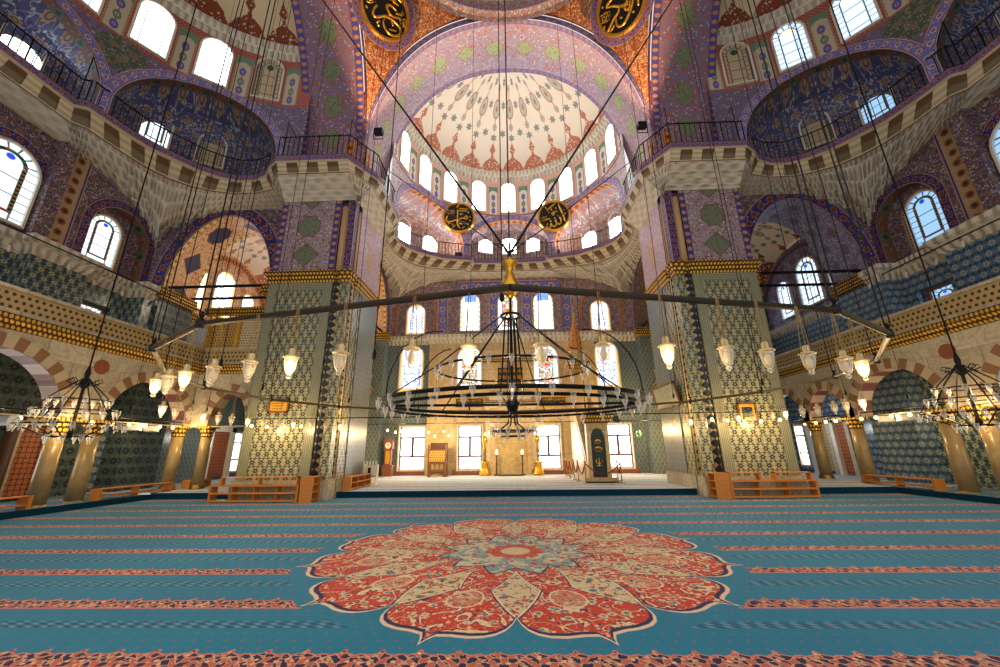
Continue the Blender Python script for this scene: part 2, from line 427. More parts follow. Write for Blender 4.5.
# pendentive arabesque
g = G('pendentive_paint'); p = g.posv()
n1 = g.noise(p, 3.6, 1.0, 1.2); d, c = g.voro(p, 7.0)
col = g.mix(g.below(g.abs(n1 - 0.5), 0.03, 0.02), (156, 88, 56), (226, 184, 144))
col = g.mix(g.below(d, 0.28, 0.05) * g.step(c, 0.45, 0.01), col, (226, 180, 140))
M['pendentive_paint'] = g.bsdf(col, 0.6, spec=0.2)
def pane(name, sky, st, style='plain', st2=None):
    g = G(name); x, y = g.uv()
    a = g.abs(x)
    base = sky
    lines = g.below(g.abs(a - 0.29), 0.02, 0.01) * g.below(y, 0.8, 0.01)
    rr = g.m('SQRT', x * x + (y - 0.76) * (y - 0.76) * 3.6)
    top = g.step(y, 0.76, 0.004)
    lines = g.mx(lines, top * g.below(g.abs(rr - 0.29), 0.016, 0.008))
    hb = g.below(g.abs(g.fr(y / 0.115) - 0.5), 0.06, 0.03)
    lines = g.mx(lines, hb * g.step(a, 0.29, 0.005) * g.below(y, 0.78, 0.01))
    ht = g.below(g.abs(g.fr(y / 0.23) - 0.5), 0.035, 0.015)
    lines = g.mx(lines, ht * g.below(a, 0.29, 0.005) * g.below(y, 0.76, 0.01))
    ang = g.m('ARCTAN2', (y - 0.76) * 1.9, x)
    lines = g.mx(lines, top * g.step(rr, 0.29, 0.01) * g.below(g.abs(g.fr(ang / 0.52) - 0.5), 0.1, 0.04))
    col = base
    if style == 'plain':
        col = g.mix(g.below(g.abs(rr - 0.18), 0.07, 0.03) * top, base, (250, 226, 170))
        col = g.mix(lines, col, (40, 44, 50))
    elif style == 'jewel':
        w = g.mx(g.below(g.abs(a - 0.27), 0.045, 0.01) * g.below(y, 0.76, 0.01) * g.step(y, 0.1, 0.01), top * g.below(g.abs(rr - 0.27), 0.045, 0.01))
        w = g.mx(w, g.below(g.abs(y - 0.12), 0.02, 0.005) * g.below(a, 0.3, 0.01))
        bead = g.mix(g.step(g.fr(y * 9.0 + x * 3.0), 0.5, 0.06), (24, 74, 34), (110, 36, 34))
        bead = g.mix(g.step(g.fr(y * 18.0), 0.6, 0.06), bead, (10, 14, 12))
        col = g.mix(lines * 0.92, base, (12, 18, 24))
        col = g.mix(w, col, bead)
        q = g.m('SQRT', x * x * 4.0 + (y - 0.83) * (y - 0.83) * 14.0)
        col = g.mix(g.below(q, 0.16, 0.03), col, (40, 60, 190))
    elif style == 'stained':
        X = a * 2.0
        l = g.below(g.voro(g.vec(a, y * 2.0), 6.5, 'DISTANCE_TO_EDGE')[0], 0.07, 0.05)
        e = g.step(a, 0.40, 0.02)
        col = g.mix(l, base, (36, 70, 200))
        col = g.mix(g.step(g.mx(a * 1.0, g.abs(y - 0.5) * 0.98), 0.43, 0.02), col, (214, 150, 60))
        col = g.mix(hb * e * 0.7, col, (200, 150, 70))
    elif style == 'colour':
        d, c = g.voro(g.vec(x * 1.0, y * 2.2), 17.0)
        cc = g.ramp(c, [(0.0, (220, 60, 50)), (0.25, (60, 170, 90)), (0.45, (70, 110, 220)), (0.62, (245, 240, 230)), (0.8, (240, 190, 70)), (1.0, (250, 250, 245))], 'CONSTANT')
        col = g.mix(g.below(a, 0.33, 0.01) * g.band(y, 0.08, 0.92), base, cc)
        col = g.mix(lines * 0.5, col, (30, 26, 30))
    elif style == 'blueborder':
        b = g.mx(g.step(a, 0.38, 0.02), g.step(y, 0.87, 0.02))
        s = g.step(g.sin(y * 46.0) * g.sin(x * 20.0 + 1.0), 0.1, 0.15)
        col = g.mix(b * s, base, (236, 170, 60))
        col = g.mix(g.step(y, 0.78, 0.02) * g.below(a, 0.34, 0.02), col, (90, 120, 230))
        col = g.mix(lines * 0.6, col, (40, 60, 120))
    elif style == 'blind':
        ln = g.mx(lines, g.band(a, 0.44, 0.5, 0.01))
        col = g.mix(ln, (196, 178, 146), (86, 84, 76))
        q = g.m('SQRT', x * x * 4.0 + (y - 0.8) * (y - 0.8) * 14.0)
        col = g.mix(g.below(q, 0.28, 0.03), col, (44, 84, 60))
        M[name] = g.bsdf(col, 0.5); return
    elif style == 'sash':
        base = g.mix(g.below(y + g.noise(g.uvv(), 5.0) * 0.12, 0.22, 0.04), sky, (236, 190, 176))
        ln = g.mx(g.below(a, 0.05, 0.005) * g.band(y, 0.3, 0.74), g.mx(g.below(g.abs(y - 0.74), 0.024, 0.004), g.below(g.abs(y - 0.3), 0.024, 0.004)))
        ln2 = g.mx(g.below(g.abs(g.fr(x * 9.0) - 0.5), 0.05, 0.03), g.below(g.abs(g.fr(y * 16.0) - 0.5), 0.06, 0.03)) * 0.35
        col = g.mix(ln2 * 2.0, base, (170, 158, 150))
        fr2 = g.mx(g.step(a, 0.44, 0.006), g.mx(g.step(y, 0.975, 0.004), g.below(y, 0.02, 0.004)))
        col = g.mix(g.mx(ln, fr2), col, (40, 17, 10))
    M[name] = g.emit(col, st, 'FRONT_BACK' if st > 1.5 else 'NONE')

pane('pane_far', (246, 249, 255), 13.0, 'plain')
pane('pane_side', (240, 247, 255), 6.5, 'plain')
pane('pane_right', (196, 220, 250), 1.6, 'plain')
pane('pane_jewel', (226, 240, 250), 1.7, 'jewel')
pane('pane_jewel_right', (150, 190, 226), 1.2, 'jewel')
pane('pane_stained', (246, 249, 255), 2.2, 'stained')
pane('pane_colour', (252, 250, 248), 1.9, 'colour')
pane('pane_blue', (250, 251, 255), 3.0, 'blueborder')
pane('pane_sash', (250, 252, 255), 8.0, 'sash')
pane('pane_bay', (252, 250, 246), 5.0, 'stained')
pane('pane_bay_right', (190, 216, 250), 2.0, 'jewel')
pane('pane_blind', (200, 180, 150), 0.0, 'blind')
M['daylight'] = G('daylight').emit((236, 240, 250), 2.2, 'AUTO')
M['screen_glow'] = G('screen_glow').emit((255, 214, 140), 2.0, 'NONE')

# ------------------------------------------------------------------ carpet
def carpet(name, glare_washed):
    g = G(name); X, Y, Z = g.pos()
    y = Y - 8.93
    r = g.m('SQRT', X * X + y * y)
    th = g.m('ARCTAN2', X, 0.0 - y)
    a = g.abs(th % (pi / 6) - pi / 12) / (pi / 12)
    P2 = g.vec(X, Y)
    nz = g.noise(P2, 0.35, 5.0); nf = g.noise(P2, 5.0, 3.0)
    if glare_washed:
        c1, c2 = (178, 206, 226), (194, 218, 234)  # platform has the same blue carpet, with window glare mixed into its colour
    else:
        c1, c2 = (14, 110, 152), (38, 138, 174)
    base = g.mix(nz, c1, c2)
    base = g.mix(nf * 0.18, base, (20, 60, 80))
    # dotted ground
    ox, oy, orr, ot = g.cell(X, Y, 0.19, 0.17)
    base = g.mix(g.below(orr, 0.11, 0.05) * 0.6, base, (140, 80, 96))
    # rows
    yv = (Y - 4.62) / 1.49
    d = (g.fr(yv + 0.5) - 0.5) * 1.49
    mask = g.step(r, 4.16, 0.02)
    tri = g.abs(g.fr(X / 0.40) - 0.5) * 2.0
    edge = (1.0 - tri) * 0.09 + g.step(tri, 0.78, 0.12) * 0.05 + g.below(tri, 0.14, 0.05) * 0.05
    on = g.step(d, -0.19, 0.008) * g.below(d - edge, 0.06, 0.008) * mask
    sx = g.fr(X / 0.40) - 0.5
    nw = g.noise(g.vec(X * 1.0, Y * 1.3), 9.0, 1.0, 0.6)
    swirl = g.sin(sx * 12.0 + d * 34.0 + nw * 7.0) + g.cos(d * 30.0 - g.abs(sx) * 16.0)
    sc = g.mix(g.step(swirl, -0.1, 0.15), (182, 96, 80), (42, 34, 78))
    sc = g.mix(g.below(g.abs(swirl + 0.1), 0.22, 0.08) * 0.8, sc, (214, 170, 138))
    vd, vc = g.voro(g.vec(X, Y), 13.0)
    sc = g.mix(g.below(vd, 0.3, 0.08) * g.step(vc, 0.6, 0.01), sc, (226, 186, 150))
    sc = g.mix(g.band(d, -0.19, -0.155, 0.006), sc, (214, 120, 104))
    rim = g.band(d - edge, 0.035, 0.06, 0.006)
    sc = g.mix(rim, sc, (206, 120, 110))
    base = g.mix(on, base, sc)
    d2 = (g.fr(yv) - 0.5) * 1.49
    s2 = g.sin(X * 31.4 + d2 * 40.0) * g.cos(d2 * 40.0)
    on2 = g.below(g.abs(d2 - 0.06), 0.10, 0.01) * g.step(r, 4.1, 0.02)
    t2 = g.mix(g.step(s2, 0.35, 0.1), (24, 74, 112), (104, 150, 172))
    t2 = g.mix(g.below(vd, 0.25, 0.08) * g.step(vc, 0.75, 0.01), t2, (170, 70, 70))
    base = g.mix(on2 * g.step(g.abs(s2), 0.22, 0.1) * 0.8, base, t2)
    if not glare_washed:
        Ro = g.ramp(a, [(0.0, 4.16 / 4.2), (0.03, 4.04 / 4.2), (0.09, 3.92 / 4.2), (0.25, 3.89 / 4.2), (0.45, 3.9 / 4.2), (0.62, 3.87 / 4.2), (0.75, 3.8 / 4.2), (0.86, 3.68 / 4.2), (0.94, 3.52 / 4.2), (1.0, 3.32 / 4.2)])
        q = r / (Ro * 4.2)
        # red petals with arabesque
        n1 = g.noise(P2, 2.2, 1.0, 1.3); n2 = g.noise(P2, 3.4, 1.0, 1.0)
        v1, w1 = g.voro(P2, 5.5); v2, w2 = g.voro(P2, 12.0)
        red = g.mix(nf * 0.3, (200, 62, 46), (182, 54, 46))
        red = g.mix(g.below(g.abs(n1 - 0.5), 0.026, 0.012), red, (226, 200, 164))
        red = g.mix(g.band(g.abs(n1 - 0.5), 0.028, 0.045, 0.006), red, (30, 40, 84))
        red = g.mix(g.below(v1, 0.36, 0.05) * g.step(w1, 0.42, 0.01), red, (216, 196, 160))
        red = g.mix(g.below(v1, 0.22, 0.05) * g.step(w1, 0.42, 0.01), red, (80, 128, 138))
        red = g.mix(g.below(v2, 0.34, 0.06) * g.below(w2, 0.34, 0.01), red, (226, 196, 156))
        red = g.mix(g.below(v2, 0.30, 0.06) * g.step(w2, 0.80, 0.01), red, (34, 40, 90))
        # cream kites between the petals
        kt = 0.42 + g.abs(r - 2.35) * 0.60
        kite = g.step(a - kt, 0.0, 0.015)
        cream = g.mix(nz, (212, 198, 160), (196, 186, 152))
        cream = g.mix(g.below(v1, 0.34, 0.05) * g.below(w1, 0.5, 0.01), cream, (70, 110, 126))
        cream = g.mix(g.below(v2, 0.33, 0.06) * g.below(w2, 0.40, 0.01), cream, (176, 50, 46))
        cream = g.mix(g.below(v2, 0.33, 0.06) * g.step(w2, 0.78, 0.01), cream, (40, 44, 96))
        cream = g.mix(g.below(g.abs(n1 - 0.5), 0.02, 0.012), cream, (170, 60, 54))
        med = g.mix(kite, red, cream)
        med = g.mix(g.band(a - kt, -0.06, -0.02, 0.01), med, (36, 40, 84))
        med = g.mix(g.band(a - kt, -0.02, 0.02, 0.008), med, (226, 214, 184))
        # inner rosette
        pr = 1.62 - a * 0.42
        q2 = r / pr
        inn = g.mix(g.step(n2, 0.5, 0.05), (206, 196, 164), (120, 158, 162))
        inn = g.mix(g.below(v1, 0.34, 0.05) * g.step(w1, 0.5, 0.01), inn, (190, 60, 52))
        inn = g.mix(g.below(v2, 0.34, 0.06) * g.below(w2, 0.3, 0.01), inn, (46, 54, 104))
        med = g.mix(g.below(q2, 1.0, 0.01), med, inn)
        med = g.mix(g.band(q2, 0.95, 1.0, 0.01), med, (40, 44, 90))
        # small cream almond in each petal
        am = g.m('SQRT', a * a * 2.4 + (r - 2.75) * (r - 2.75) * 2.6)
        med = g.mix(g.below(am, 0.50, 0.02) * 0.30, med, cream)
        med = g.mix(g.band(am, 0.50, 0.56, 0.015), med, (226, 206, 170))
        cr = 0.62 - a * 0.14
        med = g.mix(g.below(r - cr, 0.0, 0.02), med, (196, 70, 56))
        med = g.mix(g.below(r, 0.3, 0.02), med, (214, 196, 160))
        v3, w3 = g.voro(P2, 21.0)
        fine = g.ramp(w3, [(0.0, (220, 190, 160)), (0.3, (40, 52, 96)), (0.42, (216, 176, 150)), (0.66, (90, 132, 140)), (0.8, (196, 64, 52))], 'CONSTANT')
        med = g.mix(g.below(v3, 0.30, 0.06) * 0.65, med, fine)
        med = g.mix(g.band(q, 0.966, 0.984, 0.003), med, (38, 42, 88))
        med = g.mix(g.step(q, 0.985, 0.002), med, (222, 200, 178))
        base = g.mix(g.below(q, 1.0, 0.002), base, med)
    M[name] = g.bsdf(base, 1.0, spec=0.05, sheen=0.09)
carpet('carpet', False)
carpet('carpet_glare', True)
plain('carpet_edge', (10, 52, 78), 0.95, spec=0.1)

# ------------------------------------------------------------------ mesh builder
class MB:
    def __init__(s, T=None): s.v = []; s.f = []; s.uv = []; s.T = T; s.mi = []
    def add(s, p):
        s.v.append(tuple(s.T(*p)) if s.T else tuple(p)); return len(s.v) - 1
    def face(s, pts, uvs=None):
        i = [s.add(p) for p in pts]; s.f.append(i)
        s.uv.append(uvs if uvs else [(p[0] + p[1], p[2]) for p in pts])
    def grid(s, fn, nu, nv, uvfn=None):
        b = len(s.v); U = []
        for i in range(nu + 1):
            for j in range(nv + 1):
                p = fn(i / nu, j / nv); s.add(p)
                U.append(uvfn(i / nu, j / nv) if uvfn else (p[0] + p[1], p[2]))
        for i in range(nu):
            for j in range(nv):
                q = [i * (nv + 1) + j, (i + 1) * (nv + 1) + j, (i + 1) * (nv + 1) + j + 1, i * (nv + 1) + j + 1]
                s.f.append([b + k for k in q]); s.uv.append([U[k] for k in q])
    def box(s, x0, x1, y0, y1, z0, z1):
        P = [(x, y, z) for x in (x0, x1) for y in (y0, y1) for z in (z0, z1)]
        for q, ax in (((0, 1, 3, 2), 0), ((4, 6, 7, 5), 0), ((0, 4, 5, 1), 1), ((2, 3, 7, 6), 1), ((0, 2, 6, 4), 2), ((1, 5, 7, 3), 2)):
            pts = [P[k] for k in q]
            s.face(pts, [((p[1], p[2]), (p[0], p[2]), (p[0], p[1]))[ax] for p in pts])
    def hexa(s, P):     # 8 points, bottom 4 then top 4
        for q in ((0, 3, 2, 1), (4, 5, 6, 7), (0, 1, 5, 4), (1, 2, 6, 5), (2, 3, 7, 6), (3, 0, 4, 7)):
            s.face([P[k] for k in q])
    def prism(s, poly, z0, z1, zt=None):
        n = len(poly); L = 0
        for i in range(n):
            a, b = poly[i], poly[(i + 1) % n]; d = math.hypot(b[0] - a[0], b[1] - a[1])
            s.face([(a[0], a[1], z0), (b[0], b[1], z0), (b[0], b[1], z1), (a[0], a[1], z1)], [(L, z0), (L + d, z0), (L + d, z1), (L, z1)]); L += d
        s.face([(p[0], p[1], z1) for p in poly], [(p[0], p[1]) for p in poly])
        s.face([(p[0], p[1], z0) for p in reversed(poly)], [(p[0], p[1]) for p in reversed(poly)])
    def tube(s, path, r, n=6, closed=False, cap=True):
        path = [Vector(p) for p in path]; m = len(path); b = len(s.v); L = 0.0; ls = []
        for i, p in enumerate(path):
            if i: L += (p - path[i - 1]).length
            ls.append(L)
            a = path[i - 1] if (i or closed) else p; c = path[(i + 1) % m] if (i < m - 1 or closed) else p
            t = (c - a); t = t.normalized() if t.length > 1e-9 else Vector((0, 0, 1))
            u = Vector((0, 0, 1)) if abs(t.z) < 0.9 else Vector((1, 0, 0))
            x = t.cross(u).normalized(); y = x.cross(t)
            rr = r[i] if isinstance(r, (list, tuple)) else r
            for k in range(n):
                q = p + x * (rr * cos(2 * pi * k / n)) + y * (rr * sin(2 * pi * k / n)); s.add(tuple(q))
        for i in range(m if closed else m - 1):
            for k in range(n):
                a, c = i * n + k, i * n + (k + 1) % n; j = (i + 1) % m
                s.f.append([b + a, b + c, b + j * n + (k + 1) % n, b + j * n + k])
                s.uv.append([(k / n, ls[i]), ((k + 1) / n, ls[i]), ((k + 1) / n, ls[j]), (k / n, ls[j])])
        if cap and not closed:
            s.f.append([b + k for k in range(n)][::-1]); s.uv.append([(0, 0)] * n)
            s.f.append([b + (m - 1) * n + k for k in range(n)]); s.uv.append([(0, 0)] * n)
    def lathe(s, prof, c=(0, 0, 0), n=12, ax=None):
        b = len(s.v); m = len(prof)
        for r, z in prof:
            for k in range(n):
                a = 2 * pi * k / n
                s.add((c[0] + r * cos(a), c[1] + r * sin(a), c[2] + z))
        for i in range(m - 1):
            for k in range(n):
                k2 = (k + 1) % n
                s.f.append([b + i * n + k, b + i * n + k2, b + (i + 1) * n + k2, b + (i + 1) * n + k])
                s.uv.append([(k / n * 2, prof[i][1]), ((k + 1) / n * 2, prof[i][1]), ((k + 1) / n * 2, prof[i + 1][1]), (k / n * 2, prof[i + 1][1])])
        s.f.append([b + k for k in range(n)][::-1]); s.uv.append([(0, 0)] * n)
        s.f.append([b + (m - 1) * n + k for k in range(n)]); s.uv.append([(0, 0)] * n)
    def sweep(s, path, prof, closed=False, sgn=1.0):
        """path: plan points; prof: (offset to the left * sgn, z)"""
        m = len(path); offs = []; ls = [0.0]
        for i in range(m):
            p = path[i]
            a = path[i - 1] if (i or closed) else None; c = path[(i + 1) % m] if (i < m - 1 or closed) else None
            ns = []
            for q0, q1 in ((a, p), (p, c)):
                if q0 is None or q1 is None: continue
                dx, dy = q1[0] - q0[0], q1[1] - q0[1]; l = math.hypot(dx, dy)
                if l > 1e-6: ns.append((-dy / l, dx / l))
            nx = sum(q[0] for q in ns) / len(ns); ny = sum(q[1] for q in ns) / len(ns)
            l2 = max(nx * nx + ny * ny, 0.25)
            offs.append((nx / l2 * sgn, ny / l2 * sgn))
            if i: ls.append(ls[-1] + math.hypot(p[0] - path[i - 1][0], p[1] - path[i - 1][1]))
        w = [0.0]
        for k in range(1, len(prof)): w.append(w[-1] + math.hypot(prof[k][0] - prof[k - 1][0], prof[k][1] - prof[k - 1][1]))
        rng = range(m) if closed else range(m - 1)
        for i in rng:
            j = (i + 1) % m; lj = ls[j] if j > i else ls[i] + math.hypot(path[j][0] - path[i][0], path[j][1] - path[i][1])
            for k in range(len(prof) - 1):
                def P(ii, kk): return (path[ii][0] + offs[ii][0] * prof[kk][0], path[ii][1] + offs[ii][1] * prof[kk][0], prof[kk][1])
                s.face([P(i, k), P(j, k), P(j, k + 1), P(i, k + 1)], [(ls[i], w[k]), (lj, w[k]), (lj, w[k + 1]), (ls[i], w[k + 1])])
    def build(s, name, mat, parent=None, smooth=False, origin=None):
        me = bpy.data.meshes.new(name)
        if parent is not None: o0 = ORG[parent]
        elif origin is not None: o0 = origin
        else:
            xs = [p[0] for p in s.v]; ys = [p[1] for p in s.v]; zs = [p[2] for p in s.v]
            o0 = ((min(xs) + max(xs)) / 2, (min(ys) + max(ys)) / 2, min(zs))
        me.from_pydata([(p[0] - o0[0], p[1] - o0[1], p[2] - o0[2]) for p in s.v], [], s.f)
        ul = me.uv_layers.new(name='UVMap'); flat = []
        for q in s.uv:
            for t in q: flat += [t[0], t[1]]
        ul.data.foreach_set('uv', flat)
        if smooth: me.polygons.foreach_set('use_smooth', [True] * len(me.polygons))
        me.materials.append(M[mat]); me.update()
        o = bpy.data.objects.new(name, me); COL.objects.link(o); ORG[o] = o0
        if parent is not None: o.parent = parent
        else: o.location = o0
        return o

def empty(name, loc):
    o = bpy.data.objects.new(name, None); o.empty_display_size = 0.3
    o.location = loc; COL.objects.link(o); ORG[o] = tuple(loc); return o
def tag(o, label, cat, group=None):
    o['label'] = label; o['category'] = cat
    if group: o['group'] = group
    return o
def struct(o, label=None, cat=None):
    o['kind'] = 'structure'
    if label: o['label'] = label
    if cat: o['category'] = cat
    return o
def copy_tree(o, parent=None):
    c = o.copy(); COL.objects.link(c)
    if parent is not None: c.parent = parent
    for ch in list(o.children): copy_tree(ch, c)
    return c

def archz(x, hw, zs, rise, p):
    q = min(1.0, abs(x) / hw)
    return zs + rise * (1 - q ** p) ** (1 / p)

def arch_wall(mb, F, x0, x1, z0, z1, ops, thick=0.0, inner=None, uvx=0.0, n=20):
    """F(x, z, d) -> point; d = depth behind the face. ops: (xc, hw, sill, zs, rise, p)"""
    inn = inner if inner is not None else mb
    xs = {x0, x1}
    for (xc, hw, sl, zs, rs, p) in ops:
        for k in range(n + 1): xs.add(round(xc - hw * cos(pi * k / n), 5))
    xs = sorted(x for x in xs if x0 - 1e-6 <= x <= x1 + 1e-6)
    def uq(pts): return [(a + uvx, b) for a, b in pts]
    for a, b in zip(xs, xs[1:]):
        m = (a + b) / 2; o = None
        for q in ops:
            if abs(m - q[0]) < q[1]: o = q
        if o is None:
            pt = [(a, z0), (b, z0), (b, z1), (a, z1)]
            mb.face([F(x, z, 0) for x, z in pt], uq(pt))
        else:
            xc, hw, sl, zs, rs, p = o
            za, zb = archz(a - xc, hw, zs, rs, p), archz(b - xc, hw, zs, rs, p)
            pt = [(a, za), (b, zb), (b, z1), (a, z1)]
            mb.face([F(x, z, 0) for x, z in pt], uq(pt))
            if sl > z0 + 1e-4:
                pt = [(a, z0), (b, z0), (b, sl), (a, sl)]
                mb.face([F(x, z, 0) for x, z in pt], uq(pt))
    if thick:
        for (xc, hw, sl, zs, rs, p) in ops:
            pts = [(xc - hw, sl)] + [(xc - hw * cos(pi * k / n), archz(hw * cos(pi * k / n), hw, zs, rs, p)) for k in range(n + 1)] + [(xc + hw, sl)]
            L = 0.0
            for a, b in zip(pts, pts[1:]):
                d = math.hypot(b[0] - a[0], b[1] - a[1])
                inn.face([F(a[0], a[1], 0), F(b[0], b[1], 0), F(b[0], b[1], thick), F(a[0], a[1], thick)],
                         [(L, -thick / 2), (L + d, -thick / 2), (L + d, thick / 2), (L, thick / 2)]); L += d

def arch_band(mb, F, xc, hw, sl, zs, rs, p, w, d=-0.04, n=28, norm=True, wz=None):
    """flat strip of width w around an arch"""
    pts = [(xc - hw, sl)] if sl < zs - 1e-3 else []
    pts += [(xc - hw * cos(pi * k / n), archz(hw * cos(pi * k / n), hw, zs, rs, p)) for k in range(n + 1)]
    if sl < zs - 1e-3: pts.append((xc + hw, sl))
    out = []
    for i, q in enumerate(pts):
        a = pts[max(0, i - 1)]; b = pts[min(len(pts) - 1, i + 1)]
        dx, dz = b[0] - a[0], b[1] - a[1]; l = math.hypot(dx, dz) or 1
        nx, nz = -dz / l, dx / l
        if i in (0, len(pts) - 1): nx, nz = (-1 if i == 0 else 1), 0
        out.append((q[0] + nx * w, q[1] + nz * w))
    L = 0.0
    for i in range(len(pts) - 1):
        dd = math.hypot(pts[i + 1][0] - pts[i][0], pts[i + 1][1] - pts[i][1])
        sc = w if norm else 1.0
        mb.face([F(*pts[i], d), F(*pts[i + 1], d), F(*out[i + 1], d), F(*out[i], d)],
                [(L / sc, -0.5), ((L + dd) / sc, -0.5), ((L + dd) / sc, 0.5), (L / sc, 0.5)])
        if d: mb.face([F(*out[i], d), F(*out[i + 1], d), F(*out[i + 1], 0), F(*out[i], 0)], [(0, 0.45)] * 4)
        L += dd

WIN = [0]
def window(c, tx, nx, w, h, mat, frame='white_stone', square=False, depth=0.14, tilt=0.0, label=None):
    """c: bottom centre on the wall; tx: unit tangent (x, y); nx: unit normal into the room"""
    WIN[0] += 1
    e = empty('window_%d' % WIN[0], c); struct(e)
    if label: e['label'] = label
    def F(x, z, d):   # d forward of the wall
        return (c[0] + tx[0] * x + nx[0] * (d - z * tilt), c[1] + tx[1] * x + nx[1] * (d - z * tilt), c[2] + z)
    hw = w / 2; zs = h if square else h - hw * 1.0; n = 12
    out = [(-hw, 0)] + ([(-hw, h), (hw, h)] if square else [(-hw * cos(pi * k / n), zs + hw * sin(pi * k / n)) for k in range(n + 1)]) + [(hw, 0)]
    mb = MB(); m = len(out)
    if square: mb.face([F(x, z, 0.03) for x, z in out], [(x / w, z / h) for x, z in out])
    else:
        for i in range(m // 2):
            j = m - 1 - i
            if j - i <= 1: continue
            q = [out[i], out[i + 1], out[j - 1], out[j]]
            if i + 1 == j - 1: q = [out[i], out[i + 1], out[j]]
            mb.face([F(x, z, 0.03) for x, z in q], [(x / w, z / h) for x, z in q])
    mb.build('pane', mat, e)
    fb = MB(); f = 0.09; op = out
    ex = []
    for i, (x, z) in enumerate(op):
        if square: ex.append((x + (f if x > 0 else -f), z + (f if i in (1, 2) else (-f if i in (0, 3) else 0))))
        elif i in (0, m - 1): ex.append((x + (f if x > 0 else -f), z - f))
        else:
            l = math.hypot(x, z - zs) or 1; ex.append((x + x / l * f, z + (z - zs) / l * f))
    for i in range(m):
        j = (i + 1) % m
        fb.face([F(*op[i], depth), F(*op[j], depth), F(*ex[j], depth), F(*ex[i], depth)])
        fb.face([F(*op[i], 0), F(*op[j], 0), F(*op[j], depth), F(*op[i], depth)])
        fb.face([F(*ex[i], 0), F(*ex[j], 0), F(*ex[j], depth), F(*ex[i], depth)])
    fb.build('frame', frame, e)
    return e
# ================================================================== THE SETTING
A = 8.15; YF = 17.8; YC = 9.65; HT = 12.4; HU = 9.85
def T_far(u, t, z): return (u, YF + t, z)
def T_left(u, t, z): return (-A - t, YC + u, z)
def T_right(u, t, z): return (A + t, YC + u, z)

# floor -------------------------------------------------------------
mb = MB(); mb.face([(-16.6, -4, 0), (16.6, -4, 0), (16.6, 18.6, 0), (-16.6, 18.6, 0)])
struct(mb.build('floor', 'carpet'), 'blue carpet with salmon rows and a big round red flower medallion')
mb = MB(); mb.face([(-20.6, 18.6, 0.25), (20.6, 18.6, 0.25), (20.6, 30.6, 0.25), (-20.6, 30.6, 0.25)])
pf = struct(mb.build('floor', 'carpet_glare'), 'raised platform with glare-paled blue carpet in front of the far wall')
mb = MB()
for s in (-1, 1): mb.face([(s * 16.6, -4, 0.22), (s * 20.6, -4, 0.22), (s * 20.6, 18.6, 0.22), (s * 16.6, 18.6, 0.22)])
mb.build('aisle_carpet', 'carpet', pf)
mb = MB(); mb.box(-16.6, 16.6, 18.57, 18.7, 0.0, 0.252)
for s in (-1, 1): mb.box(s * 16.58 - 0.03, s * 16.58 + 0.03, -4, 18.7, 0.0, 0.225)
mb.build('step_edge', 'carpet_edge', pf)

g = G('zigzag'); u, v = g.uv()
f = g.abs(g.fr(v / .36 + 0.0) - .5) * 2.0; k = g.abs(g.fr(u) - .5) * 2.0
zz = g.step(k - f * .8, .1, .06)
M['zigzag'] = g.bsdf(g.mix(zz, (40, 52, 72), (206, 178, 118)), .4)
tile('tile_edge', (142, 144, 112), (158, 156, 120), (48, 64, 90), (176, 170, 128), (60, 90, 104), 0.2)
